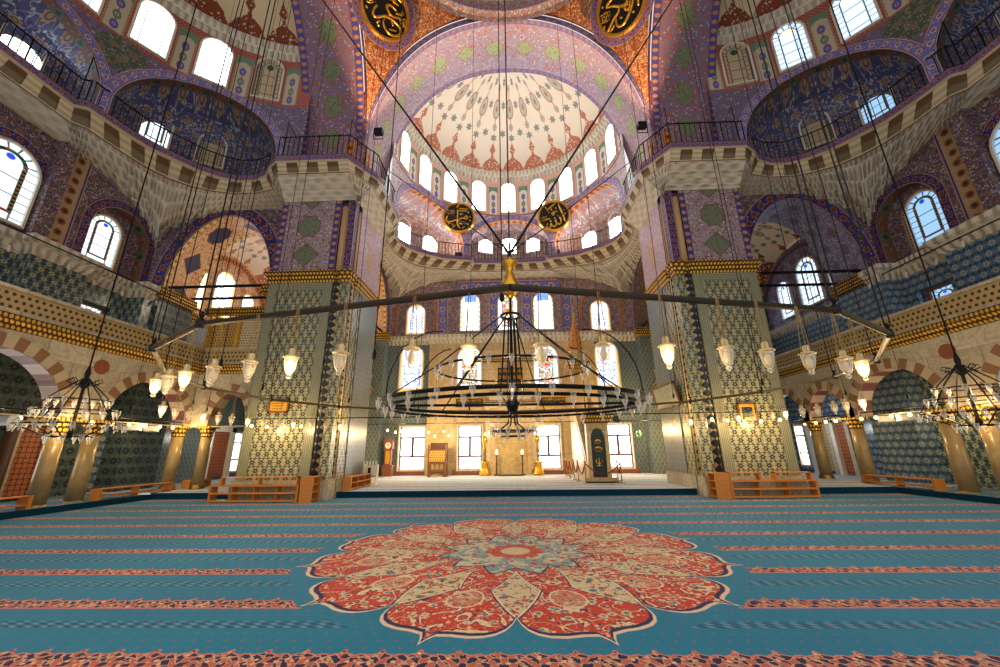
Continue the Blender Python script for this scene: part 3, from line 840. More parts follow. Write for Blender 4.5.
# pillars -----------------------------------------------------------
def pillar(s):
    root = empty('pillar', (s * 10.2, 19.8, 0)); struct(root, 'huge tiled pier on the %s of the carpet, blue tiles below and purple paint above' % ('left' if s < 0 else 'right'))
    def X(x): return s * (x - (.25 if s > 0 else .1) if x > 11.5 else x)
    def foot(o=0.0):
        return [(X(12.3 + o), 21.95), (X(12.3 + o), YF - o), (X(8.95 - o * .4), YF - o), (X(8.95 - o * .4), YF + .3 - o), (X(8.55 + o), YF + .3 - o), (X(8.55 + o), YF - o),
                (X(A - o), YF - o), (X(A - o), YF + .42 + o), (X(A + .3 - o), YF + .42 + o), (X(A + .3 - o), YF + .85 - o), (X(A - o), YF + .85 - o), (X(A - o), 21.95)]
    P = foot()
    low = MB(); up = MB(); upl = MB(); mid = MB()
    n = len(P)
    for i in range(n - 1):
        a, b = P[i], P[i + 1]; d = math.hypot(b[0] - a[0], b[1] - a[1])
        low.face([(a[0], a[1], 0.8), (b[0], b[1], 0.8), (b[0], b[1], 10.3), (a[0], a[1], 10.3)], [(0, .8), (d, .8), (d, 10.3), (0, 10.3)])
        if d > 2:
            t = up if i == 1 else upl
            t.face([(a[0], a[1], 10.8), (b[0], b[1], 10.8), (b[0], b[1], 16.5), (a[0], a[1], 16.5)],
                   [(10.8, -d / 2), (10.8, d / 2), (16.5, d / 2), (16.5, -d / 2)])
        else:
            mid.face([(a[0], a[1], 10.8), (b[0], b[1], 10.8), (b[0], b[1], 16.5), (a[0], a[1], 16.5)],
                     [(10.8 / max(d, .3), -.5), (10.8 / max(d, .3), .5), (16.5 / max(d, .3), .5), (16.5 / max(d, .3), -.5)])
    low.build('tile_panel', 'tile_green', root); up.build('painted_panel', 'pier_paint', root); upl.build('side_panel', 'pier_paint_light', root); mid.build('corner_band', 'band_blue', root)
    # inner face is greyer tile: thin panel standing proud of the body
    mb = MB(); x0 = A - 0.05
    mb.face([(X(x0), YF + 1.75, .8), (X(x0), 21.95, .8), (X(x0), 21.95, 10.3), (X(x0), YF + 1.75, 10.3)], [(0, .8), (2.4, .8), (2.4, 10.3), (0, 10.3)])
    mb.face([(X(x0), YF + 1.75, .8), (X(A), YF + 1.75, .8), (X(A), YF + 1.75, 10.3), (X(x0), YF + 1.75, 10.3)])
    mb.build('inner_panel', 'tile_teal', root)
    # frame bands on the front
    mb = MB()
    for xa, xb in ((12.3, 11.85), (9.4, 8.95)):
        mb.face([(X(xa), YF - .03, .8), (X(xb), YF - .03, .8), (X(xb), YF - .03, 10.3), (X(xa), YF - .03, 10.3)], [(.8 / .45, -.5), (.8 / .45, .5), (10.3 / .45, .5), (10.3 / .45, -.5)])
    mb.face([(X(11.85), YF - .03, 9.8), (X(9.4), YF - .03, 9.8), (X(9.4), YF - .03, 10.3), (X(11.85), YF - .03, 10.3)], [(0, -.5), (5, -.5), (5, .5), (0, .5)])
    mb.build('border_tiles', 'tile_edge', root)
    # colonnettes
    mb = MB()
    for cx, cy in ((8.75, YF + .12), (A + .14, YF + .63)):
        mb.lathe([(.17, .8), (.17, 10.25)], (X(cx), cy, 0), 12); 
    mb.build('colonnette', 'zigzag', root, True)
    mb = MB()
    for cx, cy in ((8.75, YF + .12), (A + .14, YF + .63)): mb.lathe([(.17, 10.8), (.17, 14.6)], (X(cx), cy, 0), 12)
    mb.build('colonnette', 'band_gold', root, True)
    # plinth and gold cornice
    pl = foot(.14); mb = MB(); mb.prism(pl, 0, .82); mb.build('plinth', 'marble_plinth', root)
    path = [P[1], P[2], (X(8.75), YF + .2), P[5], P[6], P[7], (X(A + .2), YF + .63), P[10], P[11]]
    path = [P[0]] + path
    mb = MB(); mb.sweep(path, [(0.02, 10.15), (.08, 10.3), (.14, 10.52), (.24, 10.66), (.24, 10.78), (0, 10.82)], sgn=(-1.0 if s < 0 else 1.0) * 1.0)
    mb.build('gold_cornice', 'gold_carved', root)
    # flaring carved cap at the corner
    lipA, lipB = (X(A), YF - 1.65), (X(A - 1.05), YF)
    def cap(a, v):
        bx, by, bz = X(A), YF, 14.4
        lx = lipA[0] * (1 - a) + lipB[0] * a; ly = lipA[1] * (1 - a) + lipB[1] * a
        k = sin(pi * a) * 0.0; lx += X(k); ly += -k
        e = v ** 1.25 * 0.80; z = bz + (15.75 - bz) * (v ** .75)
        sc = 0.07 * abs(sin(a * pi * 6)) * (1 if v < 1 else 0)
        return (bx + (lx - bx) * (e - sc), by + (ly - by) * (e - sc), z)
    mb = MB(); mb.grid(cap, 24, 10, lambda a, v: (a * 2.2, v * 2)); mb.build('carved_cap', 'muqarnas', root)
    f = .80; ca = [(X(A) + (p[0] - X(A)) * f, YF + (p[1] - YF) * f) for p in (lipA, lipB)]
    mb = MB(); mb.grid(lambda a, v: (ca[0][0] * (1 - a) + ca[1][0] * a + ((lipA[0] - ca[0][0]) * (1 - a) + (lipB[0] - ca[1][0]) * a) * v, ca[0][1] * (1 - a) + ca[1][1] * a + ((lipA[1] - ca[0][1]) * (1 - a) + (lipB[1] - ca[1][1]) * a) * v, 15.75 + .5 * v), 6, 2, lambda a, v: (a * 2.1, v)); mb.build('consoles', 'consoles', root)
    mb = MB(); mb.face([(*lipA, 16.25), (*lipB, 16.25), (*lipB, 16.55), (*lipA, 16.55)], [(0, -.5), (7, -.5), (7, .5), (0, .5)]); mb.build('lip', 'band_lip', root)
    mb = MB(); mb.face([(*lipA, 16.55), (*lipB, 16.55), (X(A), YF, 16.55)]); mb.build('ledge', 'cream_stone', root)
    return root
PL = pillar(-1); PR = pillar(1)

# ------------------------------------------------------------------ wings
LIP = [(6.5, 0.0), (6.5, 3.7), (6.9, 4.3), (7.5, 4.85), (7.85, 5.7), (7.85, 6.6), (7.5, 7.4), (6.95, 8.05), (6.1, 8.65), (5.25, 9.2), (4.2, 9.5), (2.95, 9.75), (2.8, 10.2), (0.0, 10.35)]
BOT = [(8.15, 0, 15.0), (8.15, 4.0, 15.0), (8.8, 4.2, 15.3), (9.8, 4.3, 15.6), (9.8, 6.0, 15.72), (9.8, 8.4, 15.72), (9.8, 10.2, 15.4), (9.8, 11.6, 14.8), (9.8, 12.35, 13.7), (9.0, 12.35, 14.7), (7.9, 12.35, 15.35), (5.6, 12.35, 15.72), (4.6, 12.35, 15.72), (0, 12.35, 15.72)]
LIPF = [(7.1, 0.0), (7.1, 3.8), (7.3, 4.4)] + LIP[3:]
def full(P):
    return P + [tuple([-p[0]] + list(p[1:])) for p in reversed(P[:-1])]
def polysample(P, s):
    """P: list of points, s in 0..len-1"""
    i = min(int(s), len(P) - 2); f = s - i
    return tuple(a * (1 - f) + b * f for a, b in zip(P[i], P[i + 1]))

T0 = 3.2; RD = 7.5; PITCH = 19.5
STY = {
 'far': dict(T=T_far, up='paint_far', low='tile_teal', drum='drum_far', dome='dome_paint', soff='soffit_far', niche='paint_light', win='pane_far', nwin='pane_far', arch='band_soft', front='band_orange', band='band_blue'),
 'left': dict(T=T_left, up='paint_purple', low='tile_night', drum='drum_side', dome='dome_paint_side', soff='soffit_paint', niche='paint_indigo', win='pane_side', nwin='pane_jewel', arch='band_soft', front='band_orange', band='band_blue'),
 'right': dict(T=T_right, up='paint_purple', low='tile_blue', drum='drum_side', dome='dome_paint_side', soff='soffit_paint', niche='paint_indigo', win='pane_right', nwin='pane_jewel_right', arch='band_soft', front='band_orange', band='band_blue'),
}
def rot_t(side, u, t):
    a = STY[side]['T'](0, 0, 0); b = STY[side]['T'](u, t, 0); return (b[0] - a[0], b[1] - a[1])

def wing_upper(side):
    S = STY[side]; T = S['T']
    root = empty('ceiling_' + side, T(0, 6, 16.5)); struct(root, {'far': 'cream painted half dome with a ring of bright windows above the far wall', 'left': 'half dome with big arched windows above the left wall', 'right': 'half dome with arched windows above the right wall'}[side])
    lip = full(LIPF if side == 'far' else LIP); bot = full([(q[0], q[1] - (.7 if side == 'right' and q[1] > 9 else 0), q[2]) for q in BOT])
    n = len(lip) - 1
    # carved stone between wall tops and the walkway
    def mq(a, v):
        s = a * n; l = polysample(lip, s); b = polysample(bot, s)
        zb = b[2]
        if zb < 15.5: zb = math.floor(zb / .3) * .3
        li = (l[0] + (b[0] - l[0]) * .25, l[1] + (b[1] - l[1]) * .25)
        tier = 6
        vv = v; e = (math.floor(vv * tier + 1e-6) / tier * .3 + vv * .7)
        e = e ** 1.1
        sc = .10 * abs(sin(s * pi * 3.0)) * (1 - v) * v * 4
        return (b[0] + (li[0] - b[0]) * (e - sc * .3), b[1] + (li[1] - b[1]) * (e - sc * .3), zb + (15.75 - zb) * v)
    L = 40.0
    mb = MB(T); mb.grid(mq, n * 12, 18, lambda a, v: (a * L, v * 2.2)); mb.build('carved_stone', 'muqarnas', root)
    # consoles, lip, ledge
    mb = MB(T); lp = MB(T); ld = MB(T)
    cum = 0
    N = n * 6
    pts = [(polysample(lip, i / 6), polysample(bot, i / 6)) for i in range(N + 1)]
    for i in range(N):
        (l0, b0), (l1, b1) = pts[i], pts[i + 1]
        d = math.hypot(l1[0] - l0[0], l1[1] - l0[1])
        i0 = (l0[0] + (b0[0] - l0[0]) * .25, l0[1] + (b0[1] - l0[1]) * .25); i1 = (l1[0] + (b1[0] - l1[0]) * .25, l1[1] + (b1[1] - l1[1]) * .25)
        mb.face([(*i0, 15.75), (*i1, 15.75), (*l1, 16.25), (*l0, 16.25)], [(cum, 0), (cum + d, 0), (cum + d, 1), (cum, 1)])
        lp.face([(*l0, 16.25), (*l1, 16.25), (*l1, 16.55), (*l0, 16.55)], [(cum / .3, -.5), ((cum + d) / .3, -.5), ((cum + d) / .3, .5), (cum / .3, .5)])
        o0 = (l0[0] * 1.35, T0 + (l0[1] - T0) * 1.42); o1 = (l1[0] * 1.35, T0 + (l1[1] - T0) * 1.42)
        ld.face([(*l0, 16.55), (*l1, 16.55), (*o1, 16.56), (*o0, 16.56)])
        cum += d
    mb.build('consoles', 'consoles', root); lp.build('lip', 'band_lip', root); ld.build('walkway', 'cream_stone', root)

    # great arch: soffit and front bands
    hw, zs, rise, p = A, 16.6, 11.3, 2.25
    def AR(k, nn=60):
        th = pi * k / nn; x = -hw * cos(th); return x, archz(x, hw, zs, rise, p)
    mb = MB(T); L = 0
    for k in range(60):
        x0, z0 = AR(k); x1, z1 = AR(k + 1); d = math.hypot(x1 - x0, z1 - z0)
        nt = 3
        for j in range(nt):
            t0, t1 = j * 3.6 / nt, (j + 1) * 3.6 / nt
            mb.face([(x0, t0, z0), (x1, t0, z1), (x1, t1, z1), (x0, t1, z0)], [(L, t0 - 1.8), (L + d, t0 - 1.8), (L + d, t1 - 1.8), (L, t1 - 1.8)])
        # wall over the back edge of the arch up to the dome
        L += d
    mb.build('arch_soffit', S['soff'], root)
    mb = MB(T)
    for k in range(60):
        x0, z0 = AR(k); x1, z1 = AR(k + 1)
        mb.face([(x0, 3.6, z0), (x1, 3.6, z1), (x1 * 1.15, 3.6, z1 + 3.5), (x0 * 1.15, 3.6, z0 + 3.5)])
    mb.build('arch_back', 'cream_stone', root)
    def FA(x, z, d): return T(x, d, z)
    mb = MB(); arch_band(mb, FA, 0, hw, zs, zs, rise, p, .42, -.05, 60); mb.build('arch_band', 'band_blue' if side != 'far' else 'band_soft', root)
    def FA2(x, z, d): return T(x, d, z)
    mb = MB(); arch_band(mb, FA2, 0, hw + .42, zs, zs, rise + .42, p, .62, -.09, 60); mb.build('arch_band', S['front'], root)

    # drum with three openings on the walkway
    def cyl(ph, z, r=RD): return (r * cos(ph), T0 + r * sin(ph), z)
    NI = [(35.0, 26.0, 20.6), (90.0, 26.0, 20.4), (145.0, 26.0, 20.6)]
    ops = [(c * pi / 180, h * pi / 180, 16.5, 17.2, top - 17.2, 2.0) for c, h, top in NI]
    def FD(x, z, d): q = cyl(x, z, RD + d); return T(*q)
    mb = MB()
    xs = MB()
    arch_wall(mb, FD, -0.02, pi + 0.02, 16.5, 24.3, ops, 0, n=48)
    # recompute uv: u in window pitches, v above the walkway
    off = .29 if side == 'left' else 0.0
    mb.uv = [[((a * 180 / pi - 90) / PITCH - off, b - 16.5) for a, b in q] for q in mb.uv]
    mb.build('drum', S['drum'], root)
    for (c, h, sl, zs2, rs, pp) in ops:
        def FB(x, z, d): return FD(c + (x - 0) / RD, z, d)
        mb = MB(); arch_band(mb, FB, 0, h * RD, sl, zs2, rs, pp, .42, -.05, 26); mb.build('arch_band', S['arch'], root)
        # painted underside band behind the opening then the niche
        D = 2.1 if abs(c - pi / 2) > .1 else (.8 if side == 'far' else 1.7)
        def nich(s, z, D=D, c=c, h=h, zs2=zs2, rs=rs, pp=pp, extra=0.0):
            za = archz(s, 1.0, zs2, rs, pp)
            zz = 16.5 + (za - 16.5) * z
            f = sqrt(max(0.0, 1 - abs(s) ** 2.4))
            if zz > zs2: f *= sqrt(max(0.0, 1 - ((zz - zs2) / max(za - zs2, 1e-3)) ** 6))
            q = cyl(c + s * h, zz, RD + 0.55 + D * f + extra) if True else None
            return q
        mb = MB(T); mb.grid(lambda a, v: nich(-cos(pi * a), v), 48, 14, lambda a, v: (a * 10.5, 16.5 + v * 4))
        mb.build('niche', S['niche'] if (side != 'far' or abs(c - pi / 2) > .1) else 'paint_far', root)
        mb = MB(); 
        pts = [-cos(pi * k / 48) for k in range(49)]; Lq = 0
        for s0, s1 in zip(pts, pts[1:]):
            z0, z1 = archz(s0, 1, zs2, rs, pp), archz(s1, 1, zs2, rs, pp)
            mb.face([FD(c + s0 * h, z0, 0), FD(c + s1 * h, z1, 0), FD(c + s1 * h, z1, .6), FD(c + s0 * h, z0, .6)], [(Lq, -.3), (Lq + .2, -.3), (Lq + .2, .3), (Lq, .3)]); Lq += .35
        for s0 in (-1, 1): mb.face([FD(c + s0 * h, 16.4, 0), FD(c + s0 * h, zs2 + .3, 0), FD(c + s0 * h, zs2 + .3, .75), FD(c + s0 * h, 16.4, .75)], [(0, -.3), (1, -.3), (1, .3), (0, .3)])
        mb.build('arch_underside', 'band_brown' if side != 'far' else 'band_orange', root)
        # windows in the niche
        if side == 'far': slots = (-.52, 0.0, .52)
        else: slots = (-.02, .52) if abs(c - pi / 2) > .1 else (-.5,)
        if side != 'far' and c > pi / 2 + .1: slots = ()
        for s in slots:
            zlow = (17.9 if abs(c - pi / 2) < .1 else 17.6) if side == 'far' else 17.75
            def pt(s_, z_):
                return T(*cyl(c + s_ * h, z_, RD + .55 + D * sqrt(max(0, 1 - abs(s_) ** 2.4)) - .05))
            a = Vector(pt(s - .03, zlow)); b = Vector(pt(s + .03, zlow)); tv = (b - a).normalized()
            ctr = Vector(T(0, T0, zlow)); m = Vector(pt(s, zlow))
            nv = Vector((-tv.y, tv.x, 0))
            if nv.dot(ctr - m) < 0: nv = -nv
            mt = S['nwin']
            if side != 'far' and s > -.1 and s < .1: mt = 'pane_blind'
            if side == 'left' and abs(c - pi / 2) < .1: mt = 'pane_side'
            wz = 1.2 if side != 'far' else 1.15; hz = 2.0 if abs(c - pi/2) > .1 or side != 'far' else (2.3 if s == 0 else 1.95)
            window(tuple(m), (tv.x, tv.y), (nv.x, nv.y), wz, hz, mt, 'white_stone', tilt=0.02)
    if side != 'far':
        for f0 in (62.0,):
            mb = MB()
            for k in range(28):
                a0, a1 = 2 * pi * k / 28, 2 * pi * (k + 1) / 28
                def PP(a, r): return T(*cyl(f0 * pi / 180 + r * 1.05 * cos(a) / RD, 19.95 + r * 1.0 * sin(a), RD - .04))
                mb.face([PP(a0, 0), PP(a0, .9), PP(a1, .9)], [(.9 * cos(a0) * 0, 0), (.9 * cos(a0), .9 * sin(a0)), (.9 * cos(a1), .9 * sin(a1))])
            mb.build('painted_medallion', 'paint_green', root)
    # ring windows
    for k in range(-4, 5):
        ph = (90 + PITCH * (k + off)) * pi / 180
        wu, wt = RD * cos(ph), T0 + RD * sin(ph)
        c = T(wu, wt, 21.1)
        tv = rot_t(side, -sin(ph), cos(ph)); nv = rot_t(side, -cos(ph), -sin(ph))
        if side != 'far':
            # only the half seen from the hall
            if wu < -2.6: continue
        mt = S['win']
        if side != 'far' and k <= -4: mt = 'pane_blind'
        window(c, tv, nv, 1.12 if side == 'far' else 1.35, 2.8, mt, 'white_stone')
    # carved rim
    prof = [(0.0, 24.1), (.05, 24.2), (.12, 24.35), (.12, 24.5), (.3, 24.7), (.34, 24.95), (.2, 25.05), (.0, 25.1)]
    path = [(RD * cos(a * pi / 48), T0 + RD * sin(a * pi / 48)) for a in range(-1, 50)]
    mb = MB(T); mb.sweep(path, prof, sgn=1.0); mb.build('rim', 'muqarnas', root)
    # half dome
    Rb = RD - .1; zb = 25.0; hgt = 4.4
    def dm(a, v):
        ph = pi * (a * 1.04 - .02); el = v * pi / 2
        r = Rb * cos(el) ** 1.0
        return (r * cos(ph), T0 + r * sin(ph), zb + hgt * sin(el))
    mb = MB(T); mb.grid(dm, 72, 24, lambda a, v: ((a * 1.04 - .02) * 180 / 14.4 + .5, v)); mb.build('half_dome', S['dome'], root, True)
    return root

for sd in ('far', 'left', 'right'): wing_upper(sd)

# ------------------------------------------------------------------ walls
OPN = (8.28, 3.02, 0.0, 11.0, 4.4, 1.9)
def side_arch_wall(root, F, soff, up, low, OPN=OPN, HT=HT):
    """wall with the tall opening to a corner bay; F(t, z, d)"""
    lo = MB(); u2 = MB(); so = MB()
    # lower courses either side of the opening
    for a, b in ((4.15, OPN[0] - OPN[1]), (OPN[0] + OPN[1], HT + .1)):
        lo.face([F(a, 0, 0), F(b, 0, 0), F(b, 10.4, 0), F(a, 10.4, 0)], [(a, 0), (b, 0), (b, 10.4), (a, 10.4)])
    arch_wall(u2, F, 4.1, HT + .1, 10.4, 16.6, [(OPN[0], OPN[1], 10.4, OPN[3], OPN[4], OPN[5])], 0)
    arch_wall(MB(), F, 4.15, HT + .1, 0, 16.6, [(OPN[0], OPN[1], 10.3, OPN[3], OPN[4], OPN[5])], 2.3, so)
    for a in (OPN[0] - OPN[1], OPN[0] + OPN[1]): lo.face([F(a, 0, 0), F(a, 0, 2.3), F(a, 10.4, 2.3), F(a, 10.4, 0)], [(0, 0), (2.3, 0), (2.3, 10.4), (0, 10.4)])
    lo.build('tile_panel', low, root); u2.build('painted_wall', up, root); so.build('arch_soffit', soff, root)
    mb = MB(); arch_band(mb, F, OPN[0], OPN[1], 10.9, OPN[3], OPN[4], OPN[5], .72, -.05, 40); mb.build('arch_border', 'band_blue', root)
    mb = MB()
    for a, sg in ((OPN[0] - OPN[1], 1), (OPN[0] + OPN[1], -1)):
        P = [F(a - sg * .5, 0, -.25), F(a + sg * .22, 0, -.25), F(a + sg * .22, 0, 2.3), F(a - sg * .5, 0, 2.3)]
        Q = [(p[0], p[1], z) for z in (10.3, 10.9) for p in P]
        mb.hexa(Q)
    mb.build('gold_cornice', 'gold_carved', root)
    mb = MB()
    for d, z in ((.35, 11.05), (2.0, 11.0)):
        mb.tube([F(OPN[0] - OPN[1] + .05, z, d), F(OPN[0] + OPN[1] - .05, z, d)], .085, 6)
    mb.build('tie_rod', 'iron', root)

WFAR = empty('wall_far', (0, 30.2, 0)); struct(WFAR, 'far wall with tall windows, stone mihrab and rows of stained glass')
WL = empty('wall_left', (-20.5, 9.6, 0)); struct(WL, 'left wall with tiled recesses, arched windows and a stone arcade below')
WR = empty('wall_right', (20.5, 9.6, 0)); struct(WR, 'right wall with tiled recesses, arched windows and a stone arcade below')

# far wing: jamb walls facing the middle
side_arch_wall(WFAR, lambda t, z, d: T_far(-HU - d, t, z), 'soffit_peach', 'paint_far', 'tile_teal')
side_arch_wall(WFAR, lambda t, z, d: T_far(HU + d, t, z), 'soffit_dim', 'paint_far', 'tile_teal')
side_arch_wall(WL, lambda t, z, d: T_left(HU + d, t, z), 'soffit_peach', 'paint_purple', 'tile_dark')
side_arch_wall(WR, lambda t, z, d: T_right(HU + d, t, z), 'paint_slate', 'paint_purple', 'tile_blue', (7.85,) + OPN[1:], 11.7)

# far back wall
def FF(x, z, d): return T_far(x, HT + d, z)
mb = MB(); 
for s in (-1, 1): mb.face([FF(s * 10.2, .2, 0), FF(s * 6.5, .2, 0), FF(s * 6.5, 10.3, 0), FF(s * 10.2, 10.3, 0)], [(s * 10.2, 0), (s * 6.5, 0), (s * 6.5, 10.3), (s * 10.2, 10.3)])
mb.build('tile_panel', 'tile_teal', WFAR)
mb = MB(); mb.box(-6.5, 6.5, YF + HT - .35, YF + HT, .2, 10.6); mb.build('marble_panel', 'marble_wall', WFAR)
mb = MB()
arch_wall(mb, FF, -10.2, 10.2, 10.6, 16.6, [(-7.85, 1.55, 10.8, 13.0, 1.5, 2.0), (7.35, 1.55, 10.8, 13.0, 1.5, 2.0)], .4)
mb.build('painted_wall', 'paint_far', WFAR)
mb = MB()
for xc in (-7.85, 7.35): mb.face([FF(xc - 1.6, 10.7, .4), FF(xc + 1.6, 10.7, .4), FF(xc + 1.6, 14.6, .4), FF(xc - 1.6, 14.6, .4)])
mb.build('niche_back', 'paint_far', WFAR)
mb = MB()
for xc in (-7.85, 7.35): arch_band(mb, FF, xc, 1.55, 10.8, 13.0, 1.5, 2.0, .2, -.04, 20)
mb.build('niche_border', 'band_orange', WFAR)
mb = MB(); mb.box(-4.45, 4.1, YF + HT - .3, YF + HT, 10.6, 16.2); mb.build('painted_bay', 'paint_far', WFAR)
mb = MB(); mb.face([FF(-4.4, 14.5, -.33), FF(4.0, 14.5, -.33), FF(4.0, 15.5, -.33), FF(-4.4, 15.5, -.33)], [(0, -.5), (8.4, -.5), (8.4, .5), (0, .5)]); 
for xa in (-6.0, 4.2, -1.75, .95): mb.face([FF(xa, 10.8, -.33 if abs(xa) < 4 else -.03), FF(xa + .8, 10.8, -.33 if abs(xa) < 4 else -.03), FF(xa + .8, 14.4, -.33 if abs(xa) < 4 else -.03), FF(xa, 14.4, -.33 if abs(xa) < 4 else -.03)], [(0, -.5), (0, .5), (4.5, .5), (4.5, -.5)])
mb.build('painted_band', 'band_soft', WFAR)
mb = MB(); mb.sweep([(-9.9, 12.4), (-6.5, 12.4), (-6.5, 12.05), (6.5, 12.05), (6.5, 12.4), (9.9, 12.4)], [(0, 10.15), (.1, 10.3), (.16, 10.5), (.34, 10.66), (.34, 10.85), (0, 10.92)], sgn=-1.0); mb.T = None
mb.v = [T_far(*p) for p in mb.v]; mb.build('white_cornice', 'muqarnas', WFAR)
y0 = YF + HT
for x, w, mt in ((-7.9, 1.5, 'pane_stained'), (7.35, 1.5, 'pane_stained')): window((x, y0 + .4, 11.2), (1, 0), (0, -1), w, 2.55, mt)
for x, w, mt in ((-3.3, 1.5, 'pane_blue'), (-.25, 1.5, 'pane_colour'), (2.65, 1.5, 'pane_blue')): window((x, y0 - .3, 11.2), (1, 0), (0, -1), w, 3.1, mt)
for x, w in ((-7.95, 1.8), (7.45, 1.75)): window((x, y0, 6.45), (1, 0), (0, -1), w, 3.65, 'pane_stained')
for x in (-3.3, 2.65): window((x, y0 - .35, 6.6), (1, 0), (0, -1), 1.8, 3.2, 'pane_colour')
for x, w in ((-7.55, 1.95), (-3.2, 1.75), (2.58, 1.75), (7.75, 1.95)):
    window((x, y0 - (.35 if abs(x) < 6 else 0), .62), (1, 0), (0, -1), w, 3.1, 'pane_sash', 'cream_stone', square=True, depth=.3)
    mb = MB(); yb = y0 - (.35 if abs(x) < 6 else 0)
    mb.box(x - w / 2 - .35, x + w / 2 + .35, yb - .28, yb - .02, .25, .6)
    for k in range(7): mb.box(x - w / 2 - .3 + k * (w + .52) / 6.6, x - w / 2 - .22 + k * (w + .52) / 6.6, yb - .31, yb - .27, .3, .56)
    mb.build('window_bench', 'clay_wood', WFAR)

# side walls
def side_wall(sd, root, HT=HT):
    T = STY[sd]['T']; up = STY[sd]['up']; low = STY[sd]['low']
    def F(x, z, d): return T(x, HT + d, z)
    nx = rot_t(sd, 0, -1); tx = rot_t(sd, 1, 0)
    mb = MB(); mb.face([F(-10, 0, 0), F(10, 0, 0), F(10, 6.6, 0), F(-10, 6.6, 0)], [(-10, 0), (10, 0), (10, 6.6), (-10, 6.6)]); mb.build('tile_panel', 'tile_dark' if sd == 'left' else 'tile_night', root)
    mb = MB(); arch_wall(mb, F, -10, 10, 6.6, 10.4, [(7.9, .75, 7.6, 9.2, .01, 4)], .5); mb.build('tile_panel', low, root)
    mb = MB(); mb.face([F(7.0, 7.4, .5), F(8.8, 7.4, .5), F(8.8, 9.4, .5), F(7.0, 9.4, .5)]); mb.build('recess', 'cream_stone', root)
    window(F(7.9, 7.75, .5), tx, nx, 1.1, 1.3, 'pane_jewel' if sd == 'left' else 'pane_jewel_right', 'clay_wood', square=True)
    mb = MB(T)
    for a, b in ((4.3, 6.5),): mb.box(a, b, HT - .6, HT, 6.5, 10.4)
    mb.box(9.2, 10, HT - .9, HT, 6.5, 10.4)
    mb.build('tile_buttress', low, root)
    # white cornice
    path = [(-10, HT), (4.3, HT), (4.3, HT - .6), (6.5, HT - .6), (6.5, HT), (9.2, HT), (9.2, HT - .9), (10, HT - .9)]
    mb = MB(T); mb.sweep(path, [(0, 10.05), (.1, 10.2), (.16, 10.42), (.36, 10.6), (.36, 10.82), (0, 10.9)], sgn=-1.0); mb.build('white_cornice', 'muqarnas', root)
    mb = MB(); so = MB()
    arch_wall(mb, F, -10, 10, 10.8, 16.6, [(7.95, 1.52, 10.9, 13.0, 1.5, 2.0)], .55, so); mb.build('painted_wall', up, root)
    so.build('niche_soffit', 'band_brown', root)
    mb = MB(); mb.face([F(6.3, 10.8, .55), F(9.6, 10.8, .55), F(9.6, 14.6, .55), F(6.3, 14.6, .55)], [(0, 0), (3.3, 0), (3.3, 3.8), (0, 3.8)]); mb.build('niche_back', up, root)
    mb = MB(); arch_band(mb, F, 7.95, 1.52, 10.9, 13.0, 1.5, 2.0, .42, -.05, 30)
    arch_band(mb, F, 3.0, 1.15, 11.1, 13.4, 1.15, 2.0, .4, -.05, 24); mb.build('niche_border', 'band_blue', root)
    def F9(x, z, d): return F(x, z, .55 + d)
    mb = MB(); arch_band(mb, F9, 7.55, .88, 11.2, 13.0, .9, 2.0, .28, -.04, 24); mb.build('window_border', 'band_gold', root)
    window(F(7.55, 11.4, .55), tx, nx, 1.55, 2.5, 'pane_jewel' if sd == 'left' else 'pane_jewel_right', 'white_stone')
    if sd == 'left': window(F(3.0, 11.2, 0), tx, nx, 2.05, 3.2, 'pane_jewel', 'white_stone')
    else: window(F(3.0, 11.2, 0), tx, nx, 2.05, 3.2, 'pane_jewel_right', 'white_stone')
    window(F(4.3 if sd == 'left' else 2.6, .8, 0), tx, nx, 1.5, 2.5, 'pane_sash', 'cream_stone', square=True)
    mb = MB(T); mb.box(4.2, 4.8, HT - .4, HT, 10.8, 16.2); mb.build('pilaster', 'paint_purple', root)
    mb = MB(); mb.face([F(4.85, 10.9, -.04), F(5.75, 10.9, -.04), F(5.75, 15.8, -.04), F(4.85, 15.8, -.04)], [(0, -.5), (0, .5), (5.4, .5), (5.4, -.5)]); mb.build('painted_band', 'band_gold', root)
mb = MB(); mb.box(-20.5, -20.35, 18.9, 20.4, .22, 3.4); mb.build('tile_pilaster', 'tile_blue', WL)
side_wall('left', WL); side_wall('right', WR, 11.7)
# ------------------------------------------------------------------ central dome, pendentives
root = empty('ceiling', (0, YC, 28)); struct(root, 'central dome resting on four orange painted triangular vaults')
def axx(z):        # half width of the great arch (outer edge of its bands) at height z
    hw, zs, rise, p = A + .15, 16.6, 12.0, 2.25
    q = max(0.0, min(1.0, (z - zs) / rise)); return hw * (1 - q ** p) ** (1 / p)
for sx in (-1, 1):
    def pen(a, v, sx=sx):
        z = 16.6 + 12.0 * v
        xa = axx(z); r = sqrt(xa * xa + (A - .1) ** 2)
        f0 = atan2(A - .1, xa); f1 = atan2(xa, A - .1)
        f = f0 + (f1 - f0) * a
        return (sx * r * cos(f), YC + r * sin(f), z)
    mb = MB(); mb.grid(pen, 24, 40); mb.build('pendentive', 'pendentive_paint', root, True)
path = [(8.2 * cos(a * pi / 36), YC + 8.2 * sin(a * pi / 36)) for a in range(72)]
mb = MB(); mb.sweep(path, [(.0, 27.7), (.1, 28.0), (.35, 28.2), (.35, 28.4), (.15, 28.5), (.15, 28.9), (.5, 29.2), (.5, 29.6), (0, 29.7)], closed=True, sgn=1.0); mb.build('rim', 'paint_light', root)
mb = MB(); mb.sweep(path, [(.36, 28.2), (.37, 28.45)], closed=True, sgn=1.0); mb.uv = [[(a / .3, -.5 if k < 2 else .5) for k, (a, b) in enumerate(q)] for q in mb.uv]; mb.build('rim_band', 'band_soft', root)
